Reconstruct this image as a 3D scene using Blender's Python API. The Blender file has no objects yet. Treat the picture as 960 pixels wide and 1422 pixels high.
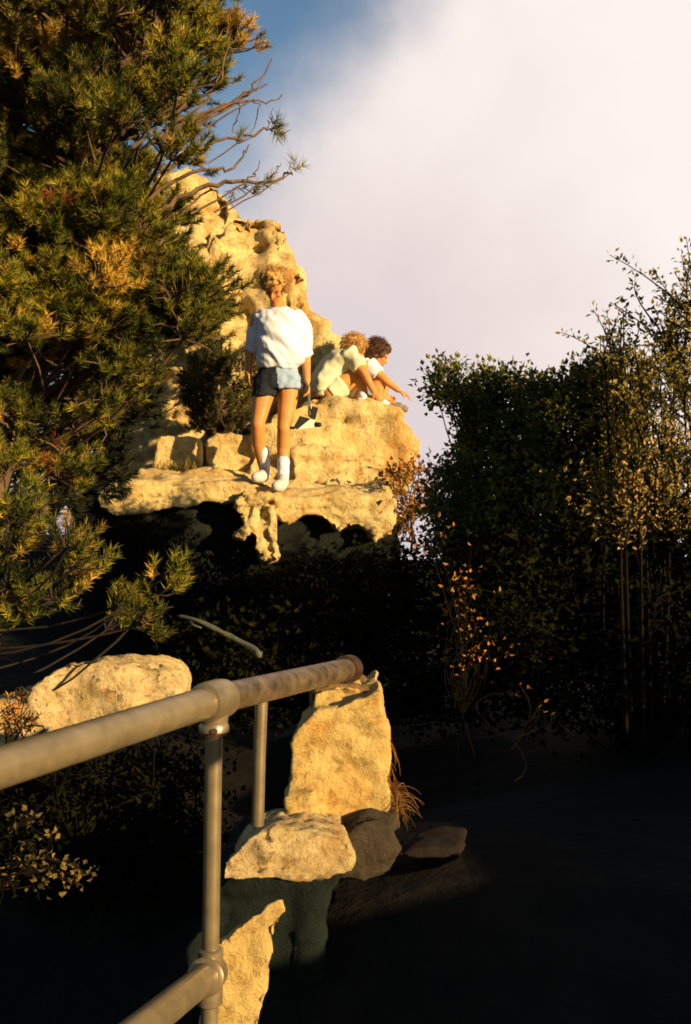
import bpy, bmesh, math, random
import numpy as np
from mathutils import Vector, Matrix, noise

R = math.radians
SC = bpy.context.scene
COL = SC.collection

# ------------------------------------------------------------------ camera
EYE = 1.6
FPX = 1500.0            # focal length in pixels of the 960 x 1422 photograph
cam_d = bpy.data.cameras.new("camera")
cam = bpy.data.objects.new("camera", cam_d)
COL.objects.link(cam)
cam.location = (0, 0, EYE)
cam.rotation_euler = (R(90), 0, 0)
cam_d.sensor_fit = 'VERTICAL'
cam_d.sensor_height = 36
cam_d.lens = 36 * FPX / 1422
cam_d.clip_start = 0.05
cam_d.clip_end = 3000
cam_d.dof.use_dof = True
cam_d.dof.focus_distance = 4.2
cam_d.dof.aperture_fstop = 14.0
SC.camera = cam

# ------------------------------------------------------------------ light
SUN_AZ, SUN_EL = R(50), R(13)          # azimuth to the right of straight behind the camera
SH = np.array([math.sin(SUN_AZ), -math.cos(SUN_AZ), 0.0])          # horizontal direction towards the sun
SUND = np.array([SH[0] * math.cos(SUN_EL), SH[1] * math.cos(SUN_EL), math.sin(SUN_EL)])
sun_d = bpy.data.lights.new("sun", 'SUN')
sun_d.energy = 5.0
sun_d.angle = R(0.5)
sun_d.color = (1.0, 0.74, 0.40)
sun = bpy.data.objects.new("sun", sun_d)
COL.objects.link(sun)
sun.rotation_euler = Vector(SUND).to_track_quat('Z', 'Y').to_euler()

world = bpy.data.worlds.new("World")
SC.world = world
world.use_nodes = True
wt = world.node_tree
wt.nodes.clear()


def wn(t, **k):
    n = wt.nodes.new(t)
    for a, b in k.items():
        setattr(n, a, b)
    return n


def wmath(op, a, b=None, clamp=False):
    n = wn('ShaderNodeMath', operation=op)
    n.use_clamp = clamp
    for i, v in enumerate((a, b)):
        if v is None:
            continue
        if isinstance(v, (int, float)):
            n.inputs[i].default_value = v
        else:
            wt.links.new(v, n.inputs[i])
    return n.outputs[0]


sky = wn('ShaderNodeTexSky', sky_type='NISHITA')
sky.sun_disc = False
sky.sun_elevation = SUN_EL
sky.sun_rotation = math.atan2(SUND[0], SUND[1])
sky.air_density = 1.3
sky.dust_density = 0.4
sky.ozone_density = 3.5
bg_sky = wn('ShaderNodeBackground')
bg_sky.inputs['Strength'].default_value = 0.06
wt.links.new(sky.outputs[0], bg_sky.inputs['Color'])
tc = wn('ShaderNodeTexCoord')
sep = wn('ShaderNodeSeparateXYZ')
wt.links.new(tc.outputs['Generated'], sep.inputs[0])
nz1 = wn('ShaderNodeTexNoise')
nz1.inputs['Scale'].default_value = 4.3
nz1.inputs['Detail'].default_value = 7
nz1.inputs['Roughness'].default_value = 0.55
wt.links.new(tc.outputs['Generated'], nz1.inputs['Vector'])
# a bank of cloud on the right of the outcrop: denser to the right (x) and open to the upper left
s = wmath('ADD', wmath('MULTIPLY', sep.outputs['X'], 5.3), wmath('MULTIPLY', sep.outputs['Z'], -4.8))
s = wmath('ADD', s, wmath('MULTIPLY', wmath('SUBTRACT', nz1.outputs[0], 0.5), 1.5))
s = wmath('ADD', s, 2.42)
mr = wn('ShaderNodeMapRange', interpolation_type='SMOOTHSTEP')
mr.inputs['From Min'].default_value = 0.0
mr.inputs['From Max'].default_value = 1.15
wt.links.new(s, mr.inputs['Value'])
front = wn('ShaderNodeMapRange', interpolation_type='SMOOTHSTEP')   # the bank ends to the sides
front.inputs['From Min'].default_value = 0.45
front.inputs['From Max'].default_value = 0.8
wt.links.new(sep.outputs['Y'], front.inputs['Value'])
mask = wmath('MULTIPLY', mr.outputs[0], front.outputs[0], True)
nz2 = wn('ShaderNodeTexNoise')
nz2.inputs['Scale'].default_value = 4.2
nz2.inputs['Detail'].default_value = 5
wt.links.new(tc.outputs['Generated'], nz2.inputs['Vector'])
t2 = wmath('ADD', wmath('MULTIPLY', sep.outputs['X'], 1.3), wmath('MULTIPLY', sep.outputs['Z'], 1.1))
t2 = wmath('ADD', t2, wmath('MULTIPLY', wmath('SUBTRACT', nz2.outputs[0], 0.5), 1.0))
t2 = wmath('ADD', t2, 0.28, True)
cr = wn('ShaderNodeValToRGB')
cr.color_ramp.elements[0].color = (0.60, 0.55, 0.63, 1)
cr.color_ramp.elements[1].color = (1.0, 0.90, 0.85, 1)
e = cr.color_ramp.elements.new(0.45)
e.color = (0.80, 0.69, 0.68, 1)
wt.links.new(t2, cr.inputs[0])
bg_cl = wn('ShaderNodeBackground')
bg_cl.inputs['Strength'].default_value = 0.50
wt.links.new(cr.outputs[0], bg_cl.inputs['Color'])
mx = wn('ShaderNodeMixShader')
wt.links.new(mask, mx.inputs[0])
wt.links.new(bg_sky.outputs[0], mx.inputs[1])
wt.links.new(bg_cl.outputs[0], mx.inputs[2])
wo = wn('ShaderNodeOutputWorld')
wt.links.new(mx.outputs[0], wo.inputs[0])

SC.view_settings.view_transform = 'Standard'
SC.view_settings.look = 'None'
SC.view_settings.exposure = 1.0
SC.view_settings.gamma = 1.0
SC.view_settings.use_curve_mapping = False
SC.render.engine = 'CYCLES'
SC.cycles.max_bounces = 5
SC.cycles.diffuse_bounces = 2
SC.cycles.transmission_bounces = 2
SC.cycles.pixel_filter_type = 'BLACKMAN_HARRIS'
SC.cycles.filter_width = 1.7
SC.cycles.use_denoising = True


# ------------------------------------------------------------------ helpers
def P(px, py, d):
    """world point seen at photo pixel (px, py) at distance d in front of the camera"""
    return np.array([(px - 480.0) / FPX * d, d, EYE + (711.0 - py) / FPX * d])


class Geo:
    def __init__(self):
        self.v, self.t, self.q, self.n = [], [], [], 0

    def add(self, v, tris=None, quads=None):
        v = np.asarray(v, dtype=np.float64).reshape(-1, 3)
        if tris is not None and len(tris):
            self.t.append(np.asarray(tris, dtype=np.int64).reshape(-1, 3) + self.n)
        if quads is not None and len(quads):
            self.q.append(np.asarray(quads, dtype=np.int64).reshape(-1, 4) + self.n)
        self.v.append(v)
        self.n += len(v)

    def verts(self):
        return np.concatenate(self.v) if self.v else np.zeros((0, 3))

    def mesh(self, name, smooth=False, off=(0, 0, 0)):
        v = self.verts() - np.asarray(off)
        t = np.concatenate(self.t) if self.t else np.zeros((0, 3), int)
        q = np.concatenate(self.q) if self.q else np.zeros((0, 4), int)
        me = bpy.data.meshes.new(name)
        me.vertices.add(len(v))
        me.vertices.foreach_set('co', v.astype(np.float32).ravel())
        loops = np.concatenate([t.ravel(), q.ravel()])
        me.loops.add(len(loops))
        me.loops.foreach_set('vertex_index', loops.astype(np.int32))
        nt, nq = len(t), len(q)
        me.polygons.add(nt + nq)
        start = np.concatenate([np.arange(nt) * 3, nt * 3 + np.arange(nq) * 4])
        me.polygons.foreach_set('loop_start', start.astype(np.int32))
        me.polygons.foreach_set('use_smooth', np.full(nt + nq, smooth))
        me.update(calc_edges=True)
        me.validate()
        return me


def base_of(o):
    return np.array(o.location) if o else np.zeros(3)


def obj(name, geo, m, parent=None, smooth=False, base=None):
    off = base_of(parent) if parent else (np.zeros(3) if base is None else np.asarray(base))
    o = bpy.data.objects.new(name, geo.mesh(name, smooth, off))
    o.data.materials.append(m)
    COL.objects.link(o)
    if parent:
        o.parent = parent
    else:
        o.location = off
    return o


def thing(name, label, cat, loc, group=None):
    o = bpy.data.objects.new(name, None)
    o.empty_display_size = 0.1
    COL.objects.link(o)
    o.location = loc
    return tag(o, label, cat, group)


def tag(o, label=None, cat=None, group=None, kind=None):
    if label:
        o['label'] = label
    if cat:
        o['category'] = cat
    if group:
        o['group'] = group
    if kind:
        o['kind'] = kind
    return o


def unit(a):
    a = np.asarray(a, float)
    n = np.linalg.norm(a, axis=-1, keepdims=True)
    return a / np.maximum(n, 1e-9)


def frame_of(d):
    d = unit(d)
    up = np.array([0, 0, 1.0]) if abs(d[2]) < 0.9 else np.array([1.0, 0, 0])
    a = unit(np.cross(up, d))
    return a, np.cross(d, a)


def tube(g, pts, rad, n=6, cap=True):
    pts = np.asarray(pts, float)
    m = len(pts)
    rad = np.full(m, rad) if np.isscalar(rad) else np.asarray(rad, float)
    tang = np.gradient(pts, axis=0)
    a, b = frame_of(tang[0])
    vs = []
    ang = np.arange(n) * 2 * math.pi / n
    for i in range(m):
        d = unit(tang[i])
        a = unit(a - d * np.dot(a, d))
        b = np.cross(d, a)
        vs.append(pts[i] + rad[i] * (np.cos(ang)[:, None] * a + np.sin(ang)[:, None] * b))
    v = np.concatenate(vs)
    q = []
    for i in range(m - 1):
        for k in range(n):
            k2 = (k + 1) % n
            q.append((i * n + k, i * n + k2, (i + 1) * n + k2, (i + 1) * n + k))
    t = []
    if cap:
        v = np.concatenate([v, pts[:1], pts[-1:]])
        c0, c1 = m * n, m * n + 1
        for k in range(n):
            k2 = (k + 1) % n
            t.append((c0, k2, k))
            t.append((c1, (m - 1) * n + k, (m - 1) * n + k2))
    g.add(v, t, q)


def curve(p0, p1, bend, n=6):
    """points from p0 to p1, bowed by the vector bend"""
    t = np.linspace(0, 1, n)[:, None]
    return np.asarray(p0) * (1 - t) + np.asarray(p1) * t + 4 * t * (1 - t) * np.asarray(bend)


def smooth_path(pts, n=4):
    pts = np.asarray(pts, float)
    if len(pts) < 3:
        return pts
    ext = np.concatenate([[2 * pts[0] - pts[1]], pts, [2 * pts[-1] - pts[-2]]])
    out = []
    for i in range(1, len(ext) - 2):
        p0, p1, p2, p3 = ext[i - 1:i + 3]
        for t in np.arange(n) / n:
            out.append(0.5 * ((2 * p1) + (-p0 + p2) * t + (2 * p0 - 5 * p1 + 4 * p2 - p3) * t ** 2
                              + (-p0 + 3 * p1 - 3 * p2 + p3) * t ** 3))
    out.append(pts[-1])
    return np.array(out)


def capsule(g, p0, r0, p1, r1, n=12, sx=1.0, axis=None):
    """tapered round-ended limb; sx flattens it along the second axis"""
    p0, p1 = np.asarray(p0, float), np.asarray(p1, float)
    d = p1 - p0
    L = np.linalg.norm(d)
    d = d / max(L, 1e-9)
    if axis is None:
        a, b = frame_of(d)
    else:
        a = unit(np.asarray(axis, float) - d * np.dot(axis, d))
        b = np.cross(d, a)
    prof = []
    for k in range(5):
        th = -math.pi / 2 + (k / 4) * math.pi / 2
        prof.append((r0 * math.sin(th), max(r0 * math.cos(th), 1e-4)))
    for k in range(5):
        th = (k / 4) * math.pi / 2
        prof.append((L + r1 * math.sin(th), max(r1 * math.cos(th), 1e-4)))
    ang = np.arange(n) * 2 * math.pi / n
    vs = [p0 + d * h + r * (np.cos(ang)[:, None] * a + sx * np.sin(ang)[:, None] * b) for h, r in prof]
    q = []
    for i in range(len(prof) - 1):
        for k in range(n):
            k2 = (k + 1) % n
            q.append((i * n + k, i * n + k2, (i + 1) * n + k2, (i + 1) * n + k))
    m = len(prof)
    v = np.concatenate(vs + [[p0 - d * r0], [p1 + d * r1]])
    t = []
    for k in range(n):
        k2 = (k + 1) % n
        t.append((m * n, k2, k))
        t.append((m * n + 1, (m - 1) * n + k, (m - 1) * n + k2))
    g.add(v, t, q)


def ellipsoid(g, c, r, rot=None, n=16, m=10):
    th = np.linspace(0, math.pi, m + 1)
    ph = np.arange(n) * 2 * math.pi / n
    v = np.array([(math.sin(a) * math.cos(b), math.sin(a) * math.sin(b), math.cos(a)) for a in th for b in ph])
    v = v * np.asarray(r)
    if rot is not None:
        v = v @ np.array(rot).T
    q = [(i * n + k, (i + 1) * n + k, (i + 1) * n + (k + 1) % n, i * n + (k + 1) % n) for i in range(m) for k in range(n)]
    g.add(v + np.asarray(c), None, q)


def loft(g, rings, n=20):
    """closed loft of rings: (centre, axis_a vector, axis_b vector)"""
    ang = np.arange(n) * 2 * math.pi / n
    vs = [np.asarray(c) + np.cos(ang)[:, None] * np.asarray(a) + np.sin(ang)[:, None] * np.asarray(b) for c, a, b in rings]
    q = [(i * n + k, i * n + (k + 1) % n, (i + 1) * n + (k + 1) % n, (i + 1) * n + k) for i in range(len(rings) - 1) for k in range(n)]
    m = len(rings)
    v = np.concatenate(vs + [[rings[0][0]], [rings[-1][0]]])
    t = []
    for k in range(n):
        k2 = (k + 1) % n
        t.append((m * n, k2, k))
        t.append((m * n + 1, (m - 1) * n + k, (m - 1) * n + k2))
    g.add(v, t, q)


def box(g, c, h, rot=None):
    v = np.array([(x, y, z) for x in (-1, 1) for y in (-1, 1) for z in (-1, 1)], float) * np.asarray(h)
    if rot is not None:
        v = v @ np.array(rot).T
    q = [(0, 1, 3, 2), (4, 6, 7, 5), (0, 4, 5, 1), (2, 3, 7, 6), (0, 2, 6, 4), (1, 5, 7, 3)]
    g.add(v + np.asarray(c), None, q)


def rotm(rx, ry, rz):
    return np.array((Matrix.Rotation(R(rz), 3, 'Z') @ Matrix.Rotation(R(ry), 3, 'Y') @ Matrix.Rotation(R(rx), 3, 'X')))


def remesh(geo, voxel, smooth=2, factor=0.5, bevel=0.0):
    """fuse everything in geo into one continuous skin"""
    me = geo.mesh('tmp')
    o = bpy.data.objects.new('tmp', me)
    COL.objects.link(o)
    md = o.modifiers.new('r', 'REMESH')
    md.mode = 'VOXEL'
    md.voxel_size = voxel
    if smooth:
        sm = o.modifiers.new('s', 'SMOOTH')
        sm.iterations = smooth
        sm.factor = factor
    dg = bpy.context.evaluated_depsgraph_get()
    dg.update()
    ev = o.evaluated_get(dg)
    m2 = ev.to_mesh()
    v = np.zeros(len(m2.vertices) * 3)
    m2.vertices.foreach_get('co', v)
    nrm = np.zeros(len(m2.vertices) * 3)
    m2.vertices.foreach_get('normal', nrm)
    tris, quads = [], []
    for p in m2.polygons:
        (quads if len(p.vertices) == 4 else tris).append(tuple(p.vertices))
    ev.to_mesh_clear()
    bpy.data.objects.remove(o)
    bpy.data.meshes.remove(me)
    g = Geo()
    g.add(v.reshape(-1, 3), tris, quads)
    g.normals = nrm.reshape(-1, 3)
    return g


SHEAR = np.array([[1, 0, 0.75], [0, 1, 0.3], [0, 0, 1.0]])


def fold(geo, amp, scale, seed=0, stretch=(1, 1, 1), shear=None):
    """cloth folds / lumps along the normals of a remeshed skin"""
    v = geo.v[0]
    st = np.asarray(stretch)
    for i in range(len(v)):
        vi = v[i] if shear is None else shear @ v[i]
        p = Vector(vi * st * scale) + Vector((seed * 7.1, seed * 3.3, seed))
        v[i] += geo.normals[i] * (noise.noise(p) * amp + noise.noise(p * 2.3) * amp * 0.4)
    return geo


# ------------------------------------------------------------------ materials
def new_mat(name):
    m = bpy.data.materials.new(name)
    m.use_nodes = True
    nt = m.node_tree
    b = nt.nodes['Principled BSDF']
    return m, nt, b


def set_ramp(r, stops):
    els = r.color_ramp.elements
    while len(els) > 2:
        els.remove(els[1])
    els[0].position, els[0].color = stops[0][0], (*stops[0][1], 1)
    els[1].position, els[1].color = stops[-1][0], (*stops[-1][1], 1)
    for p, c in stops[1:-1]:
        x = els.new(p)
        x.color = (*c, 1)


def nnoise(nt, scale, detail=5, rough=0.55, vec=None, dist=0.0):
    n = nt.nodes.new('ShaderNodeTexNoise')
    n.inputs['Scale'].default_value = scale
    n.inputs['Detail'].default_value = detail
    n.inputs['Roughness'].default_value = rough
    n.inputs['Distortion'].default_value = dist
    if vec is not None:
        nt.links.new(vec, n.inputs['Vector'])
    return n.outputs[0]


def ramp(nt, fac, stops):
    r = nt.nodes.new('ShaderNodeValToRGB')
    set_ramp(r, stops)
    nt.links.new(fac, r.inputs[0])
    return r.outputs[0]


def mixc(nt, fac, a, b, mode='MIX'):
    n = nt.nodes.new('ShaderNodeMix')
    n.data_type = 'RGBA'
    n.blend_type = mode
    if isinstance(fac, float):
        n.inputs[0].default_value = fac
    else:
        nt.links.new(fac, n.inputs[0])
    for i, v in ((6, a), (7, b)):
        if isinstance(v, tuple):
            n.inputs[i].default_value = (*v, 1)
        else:
            nt.links.new(v, n.inputs[i])
    return n.outputs[2]


def rock_mat(name, light, mid, dark, scale=1.0, lichen=0.35, bump=0.5):
    m, nt, b = new_mat(name)
    geo = nt.nodes.new('ShaderNodeNewGeometry')
    pos = geo.outputs['Position']
    base = ramp(nt, nnoise(nt, 1.7 * scale, 8, 0.62, pos, 0.4), [(0.3, mid), (0.5, light), (0.72, mid)])
    mott = ramp(nt, nnoise(nt, 7 * scale, 9, 0.75, pos), [(0.33, (0.42, 0.29, 0.16)), (0.50, (1, 1, 1))])
    c = mixc(nt, 0.8, base, mott, 'MULTIPLY')
    stain = ramp(nt, nnoise(nt, 1.1 * scale, 6, 0.6, pos, 1.5), [(0.52, (0, 0, 0)), (0.66, (1, 1, 1))])
    st2 = mixc(nt, 0.55, c, tuple(x * y for x, y in zip(mid, (0.95, 0.62, 0.35))))
    c = mixc(nt, stain, c, st2)
    spots = ramp(nt, nnoise(nt, 4.6 * scale, 9, 0.72, pos, 0.8), [(0.57 + 0.1 * (1 - lichen), (0, 0, 0)), (0.68 + 0.1 * (1 - lichen), (1, 1, 1))])
    c = mixc(nt, spots, c, dark)
    nt.links.new(c, b.inputs['Base Color'])
    b.inputs['Roughness'].default_value = 0.93
    b.inputs['Specular IOR Level'].default_value = 0.15
    h1 = nnoise(nt, 8 * scale, 12, 0.76, pos)
    vor = nt.nodes.new('ShaderNodeTexVoronoi')
    vor.feature = 'DISTANCE_TO_EDGE'
    vor.inputs['Scale'].default_value = 2.3 * scale
    mp = nt.nodes.new('ShaderNodeVectorMath')
    mp.operation = 'ADD'
    nz = nt.nodes.new('ShaderNodeTexNoise')
    nz.inputs['Scale'].default_value = 3 * scale
    nt.links.new(pos, nz.inputs['Vector'])
    nt.links.new(pos, mp.inputs[0])
    nt.links.new(nz.outputs['Color'], mp.inputs[1])
    nt.links.new(mp.outputs[0], vor.inputs['Vector'])
    crack = ramp(nt, vor.outputs['Distance'], [(0.0, (0, 0, 0)), (0.045, (1, 1, 1))])
    hh = mixc(nt, 0.07, h1, crack)
    bp = nt.nodes.new('ShaderNodeBump')
    bp.inputs['Strength'].default_value = bump
    bp.inputs['Distance'].default_value = 0.14 / scale
    nt.links.new(hh, bp.inputs['Height'])
    nt.links.new(bp.outputs[0], b.inputs['Normal'])
    return m


def leaf_mat(name, stops, trans=0.3, rough=0.6, tuft=7.0, spec=0.2):
    m, nt, b = new_mat(name)
    geo = nt.nodes.new('ShaderNodeNewGeometry')
    tn = nnoise(nt, tuft, 2, 0.5, geo.outputs['Position'])
    ad = nt.nodes.new('ShaderNodeMath'); ad.operation = 'MULTIPLY_ADD'
    nt.links.new(geo.outputs['Random Per Island'], ad.inputs[0]); ad.inputs[1].default_value = 0.45; ad.inputs[2].default_value = -0.38
    a2 = nt.nodes.new('ShaderNodeMath'); a2.operation = 'MULTIPLY_ADD'
    nt.links.new(tn, a2.inputs[0]); a2.inputs[1].default_value = 1.3; nt.links.new(ad.outputs[0], a2.inputs[2])
    c = ramp(nt, a2.outputs[0], stops)
    patch = ramp(nt, nnoise(nt, 3.0, 3, 0.5, geo.outputs['Position']), [(0.40, (0.34, 0.38, 0.38)), (0.60, (1.5, 1.35, 1.0))])
    c = mixc(nt, 1.0, c, patch, 'MULTIPLY')
    nt.links.new(c, b.inputs['Base Color'])
    b.inputs['Roughness'].default_value = rough
    b.inputs['Specular IOR Level'].default_value = spec
    tr = nt.nodes.new('ShaderNodeBsdfTranslucent')
    nt.links.new(c, tr.inputs[0])
    mxs = nt.nodes.new('ShaderNodeMixShader')
    mxs.inputs[0].default_value = trans
    out = nt.nodes['Material Output']
    nt.links.new(b.outputs[0], mxs.inputs[1])
    nt.links.new(tr.outputs[0], mxs.inputs[2])
    nt.links.new(mxs.outputs[0], out.inputs['Surface'])
    return m


def simple_mat(name, c0, c1, scale=20, rough=0.8, bump=0.2, metal=0.0, dist=0.01, spec=0.3):
    m, nt, b = new_mat(name)
    geo = nt.nodes.new('ShaderNodeNewGeometry')
    f = nnoise(nt, scale, 6, 0.6, geo.outputs['Position'])
    nt.links.new(ramp(nt, f, [(0.3, c0), (0.7, c1)]), b.inputs['Base Color'])
    b.inputs['Roughness'].default_value = rough
    b.inputs['Metallic'].default_value = metal
    b.inputs['Specular IOR Level'].default_value = spec
    if bump:
        bp = nt.nodes.new('ShaderNodeBump')
        bp.inputs['Strength'].default_value = bump
        bp.inputs['Distance'].default_value = dist
        nt.links.new(f, bp.inputs['Height'])
        nt.links.new(bp.outputs[0], b.inputs['Normal'])
    return m


M_ROCK = rock_mat('pale_limestone', (0.88, 0.67, 0.29), (0.72, 0.46, 0.13), (0.24, 0.11, 0.02), 1.3, 0.75, 0.9)
M_ROCKN = rock_mat('near_limestone', (0.72, 0.50, 0.17), (0.58, 0.36, 0.09), (0.16, 0.08, 0.02), 3.6, 0.55, 0.8)
M_PIT = rock_mat('pitted_limestone', (0.78, 0.58, 0.27), (0.56, 0.38, 0.14), (0.11, 0.06, 0.025), 5.5, 1.25, 1.0)
M_SHADEROCK = rock_mat('shade_dark_stone', (0.012, 0.017, 0.012), (0.008, 0.012, 0.009), (0.004, 0.006, 0.005), 3.0, 0.5, 0.6)  # near-black green stands in for shade on these rocks
M_DARKROCK = rock_mat('shaded_stone', (0.07, 0.052, 0.03), (0.04, 0.032, 0.018), (0.03, 0.03, 0.02), 2.0, 0.5, 0.7)  # stone with its shade put into the colour
M_CAP = rock_mat('dark_brown_stone', (0.34, 0.20, 0.07), (0.18, 0.11, 0.05), (0.04, 0.03, 0.02), 4.0, 0.8, 0.9)  # darker brown for the slab on top of the pillar
M_WALLROCK = rock_mat('shade_black_rock', (0.016, 0.018, 0.012), (0.010, 0.012, 0.009), (0.005, 0.007, 0.006), 2.0, 0.5, 0.6)  # shade below the ledge put into the rock colour
M_SOILSTONE = rock_mat('dim_brown_stone', (0.022, 0.015, 0.01), (0.016, 0.01, 0.007), (0.02, 0.015, 0.01), 3.0, 0.4, 0.5)  # colour darkened in place of shade on the path
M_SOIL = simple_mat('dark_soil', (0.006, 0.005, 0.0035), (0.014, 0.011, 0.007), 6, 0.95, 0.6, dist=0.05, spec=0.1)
M_BARK = simple_mat('pine_bark', (0.06, 0.035, 0.018), (0.15, 0.085, 0.04), 25, 0.9, 0.6)
M_DEAD = simple_mat('dead_wood', (0.40, 0.25, 0.09), (0.66, 0.46, 0.20), 30, 0.85, 0.5)
M_TWIG = simple_mat('twig_bark', (0.015, 0.010, 0.006), (0.035, 0.022, 0.012), 30, 0.9, 0.3)
M_BLACKTWIG = simple_mat('shade_black_twigs', (0.004, 0.003, 0.002), (0.009, 0.006, 0.004), 30, 0.95, 0.0, spec=0.05)  # near black so that sunlit stems still look shaded
M_GREYWOOD = simple_mat('weathered_wood', (0.04, 0.05, 0.03), (0.10, 0.10, 0.06), 25, 0.85, 0.5)
M_PIPE = simple_mat('worn_galvanised_pipe', (0.17, 0.125, 0.065), (0.30, 0.225, 0.115), 18, 0.36, 0.15, 0.5, 0.002, 0.5)
M_PIPEB = simple_mat('browned_pipe', (0.04, 0.025, 0.013), (0.22, 0.15, 0.08), 26, 0.42, 0.15, 0.4, 0.002, 0.4)
M_RUST = simple_mat('rusty_pipe', (0.04, 0.02, 0.012), (0.11, 0.055, 0.028), 30, 0.6, 0.2, 0.5, 0.003)
M_NEEDLE = leaf_mat('pine_needles', [(0.0, (0.024, 0.042, 0.008)), (0.35, (0.07, 0.09, 0.010)), (0.65, (0.21, 0.19, 0.019)), (1.0, (0.44, 0.30, 0.04))], 0.25)
M_NEEDLE2 = leaf_mat('dark_needles', [(0.0, (0.018, 0.025, 0.006)), (0.6, (0.05, 0.055, 0.010)), (1.0, (0.12, 0.09, 0.015))], 0.2)
M_PINESHADE = leaf_mat('pine_shade_needles', [(0.0, (0.006, 0.008, 0.004)), (0.7, (0.014, 0.016, 0.006)), (1.0, (0.05, 0.045, 0.010))], 0.1)  # near black, stands in for the shaded inside of the pine
M_DRYNEEDLE = leaf_mat('dry_needles', [(0.0, (0.24, 0.15, 0.03)), (0.5, (0.42, 0.28, 0.05)), (1.0, (0.58, 0.40, 0.09))], 0.3)
M_REDNEEDLE = leaf_mat('red_needles', [(0.0, (0.12, 0.015, 0.01)), (1.0, (0.20, 0.03, 0.015))], 0.3)
M_OAK = leaf_mat('oak_leaves', [(0.0, (0.045, 0.07, 0.012)), (0.5, (0.11, 0.125, 0.018)), (1.0, (0.34, 0.28, 0.045))], 0.3)
M_OLIVE = leaf_mat('olive_leaves', [(0.0, (0.09, 0.09, 0.02)), (0.5, (0.22, 0.18, 0.04)), (1.0, (0.42, 0.30, 0.08))], 0.3)
M_DARKLEAF = leaf_mat('shade_dark_leaves', [(0.0, (0.005, 0.007, 0.003)), (0.8, (0.012, 0.013, 0.004)), (1.0, (0.03, 0.02, 0.006))], 0.15, 0.95, spec=0.0)  # leaf colour carries the shade, dark even in sun
M_RUSSET = leaf_mat('russet_leaves', [(0.0, (0.20, 0.07, 0.015)), (0.6, (0.42, 0.18, 0.03)), (1.0, (0.5, 0.3, 0.06))], 0.3)
M_SPRIG = leaf_mat('sprig_leaves', [(0.0, (0.05, 0.05, 0.012)), (0.5, (0.11, 0.085, 0.018)), (1.0, (0.24, 0.12, 0.025))], 0.3, tuft=30.0)
M_TAWNY = leaf_mat('tawny_leaves', [(0.0, (0.22, 0.13, 0.04)), (0.5, (0.42, 0.27, 0.08)), (1.0, (0.55, 0.38, 0.13))], 0.3)
M_STRAW = leaf_mat('dry_grass', [(0.0, (0.14, 0.065, 0.02)), (1.0, (0.28, 0.15, 0.05))], 0.3)
M_SKIN = simple_mat('tanned_skin', (0.46, 0.175, 0.04), (0.56, 0.235, 0.06), 12, 0.55, 0.0, spec=0.3)
M_WHITE = simple_mat('white_cotton', (0.60, 0.59, 0.62), (0.68, 0.66, 0.69), 14, 0.9, 0.15, dist=0.01, spec=0.1)
M_YELLOW = simple_mat('pale_green_cotton', (0.52, 0.50, 0.30), (0.60, 0.58, 0.38), 10, 0.9, 0.15, spec=0.1)
M_DENIM = simple_mat('pale_blue_cotton', (0.20, 0.27, 0.36), (0.30, 0.38, 0.48), 25, 0.9, 0.15, spec=0.1)
M_NAVY = simple_mat('dark_cotton', (0.012, 0.014, 0.02), (0.025, 0.028, 0.035), 25, 0.9, 0.1, spec=0.1)
M_BLOND = simple_mat('blond_hair', (0.30, 0.14, 0.03), (0.60, 0.34, 0.10), 60, 0.6, 0.4)
M_BROWN = simple_mat('brown_hair', (0.045, 0.018, 0.008), (0.11, 0.045, 0.02), 60, 0.55, 0.4)
M_BLACK = simple_mat('black_plastic', (0.012, 0.012, 0.012), (0.025, 0.022, 0.02), 30, 0.45, 0.05)
M_CREAM = simple_mat('cream_plastic', (0.70, 0.62, 0.45), (0.76, 0.68, 0.50), 30, 0.5, 0.0)
M_EYE = simple_mat('dark_eye', (0.02, 0.012, 0.01), (0.03, 0.02, 0.015), 30, 0.3, 0.0)
M_LIP = simple_mat('lips', (0.36, 0.09, 0.05), (0.40, 0.11, 0.06), 30, 0.5, 0.0)
M_CANVAS = simple_mat('off_white_canvas', (0.44, 0.41, 0.36), (0.56, 0.52, 0.46), 30, 0.85, 0.1, spec=0.1)
M_SHOE = simple_mat('grey_canvas_shoe', (0.12, 0.09, 0.07), (0.22, 0.17, 0.12), 30, 0.8, 0.1)


# ------------------------------------------------------------------ ground
CTRL = np.array([
    (0, 0, 0.0), (0.3, 1.0, 0.15), (0.3, 1.8, 0.35), (0.40, 2.7, 0.74), (-1.1, 4.15, 0.76), (0.1, 2.75, 0.72), (0.7, 3.5, 0.62), (0.0, 4.4, 0.35), (-1.0, 4.6, 0.55),
    (-0.9, 2.2, -0.1), (-1.3, 3.2, 0.3), (-1.2, 1.4, -0.4), (-3, 2, -0.5), (0, 6, 0.45), (1.4, 5.6, 0.6), (2.6, 5.0, 0.7),
    (-2.2, 6.0, 0.6), (-0.8, 7.4, 0.6), (0.5, 7.6, 0.6), (-1.6, 8.8, 1.0), (1.5, 8.5, 0.0), (0, 12, 0.0), (-3, 10, 1.4),
    (3.4, 7.6, 0.2), (-5, 6, 0.4), (5, 10, -1.5), (0, 16, -3.0), (-6, 14, -1.0),
    # unseen bank behind and right of the path, raised to block low sun
    (3.0, 0.1, 1.46), (2.4, -0.7, 1.32), (1.75, -1.45, 1.25), (1.1, -2.2, 1.2), (3.65, 0.87, 1.65), (4.3, 1.6, 1.65), (5.6, 3.2, 1.5), (7, 5, 1.2),
    (1.4, -0.5, 0.8), (2.0, 0.9, 0.95), (2.2, 2.2, 0.9), (1.2, 0.6, 0.45), (4.2, -1.0, 1.5), (3, -3, 1.2), (6, 1, 1.4), (-1.5, -2, -0.3), (0, -3, 0.3),
], float)


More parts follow.
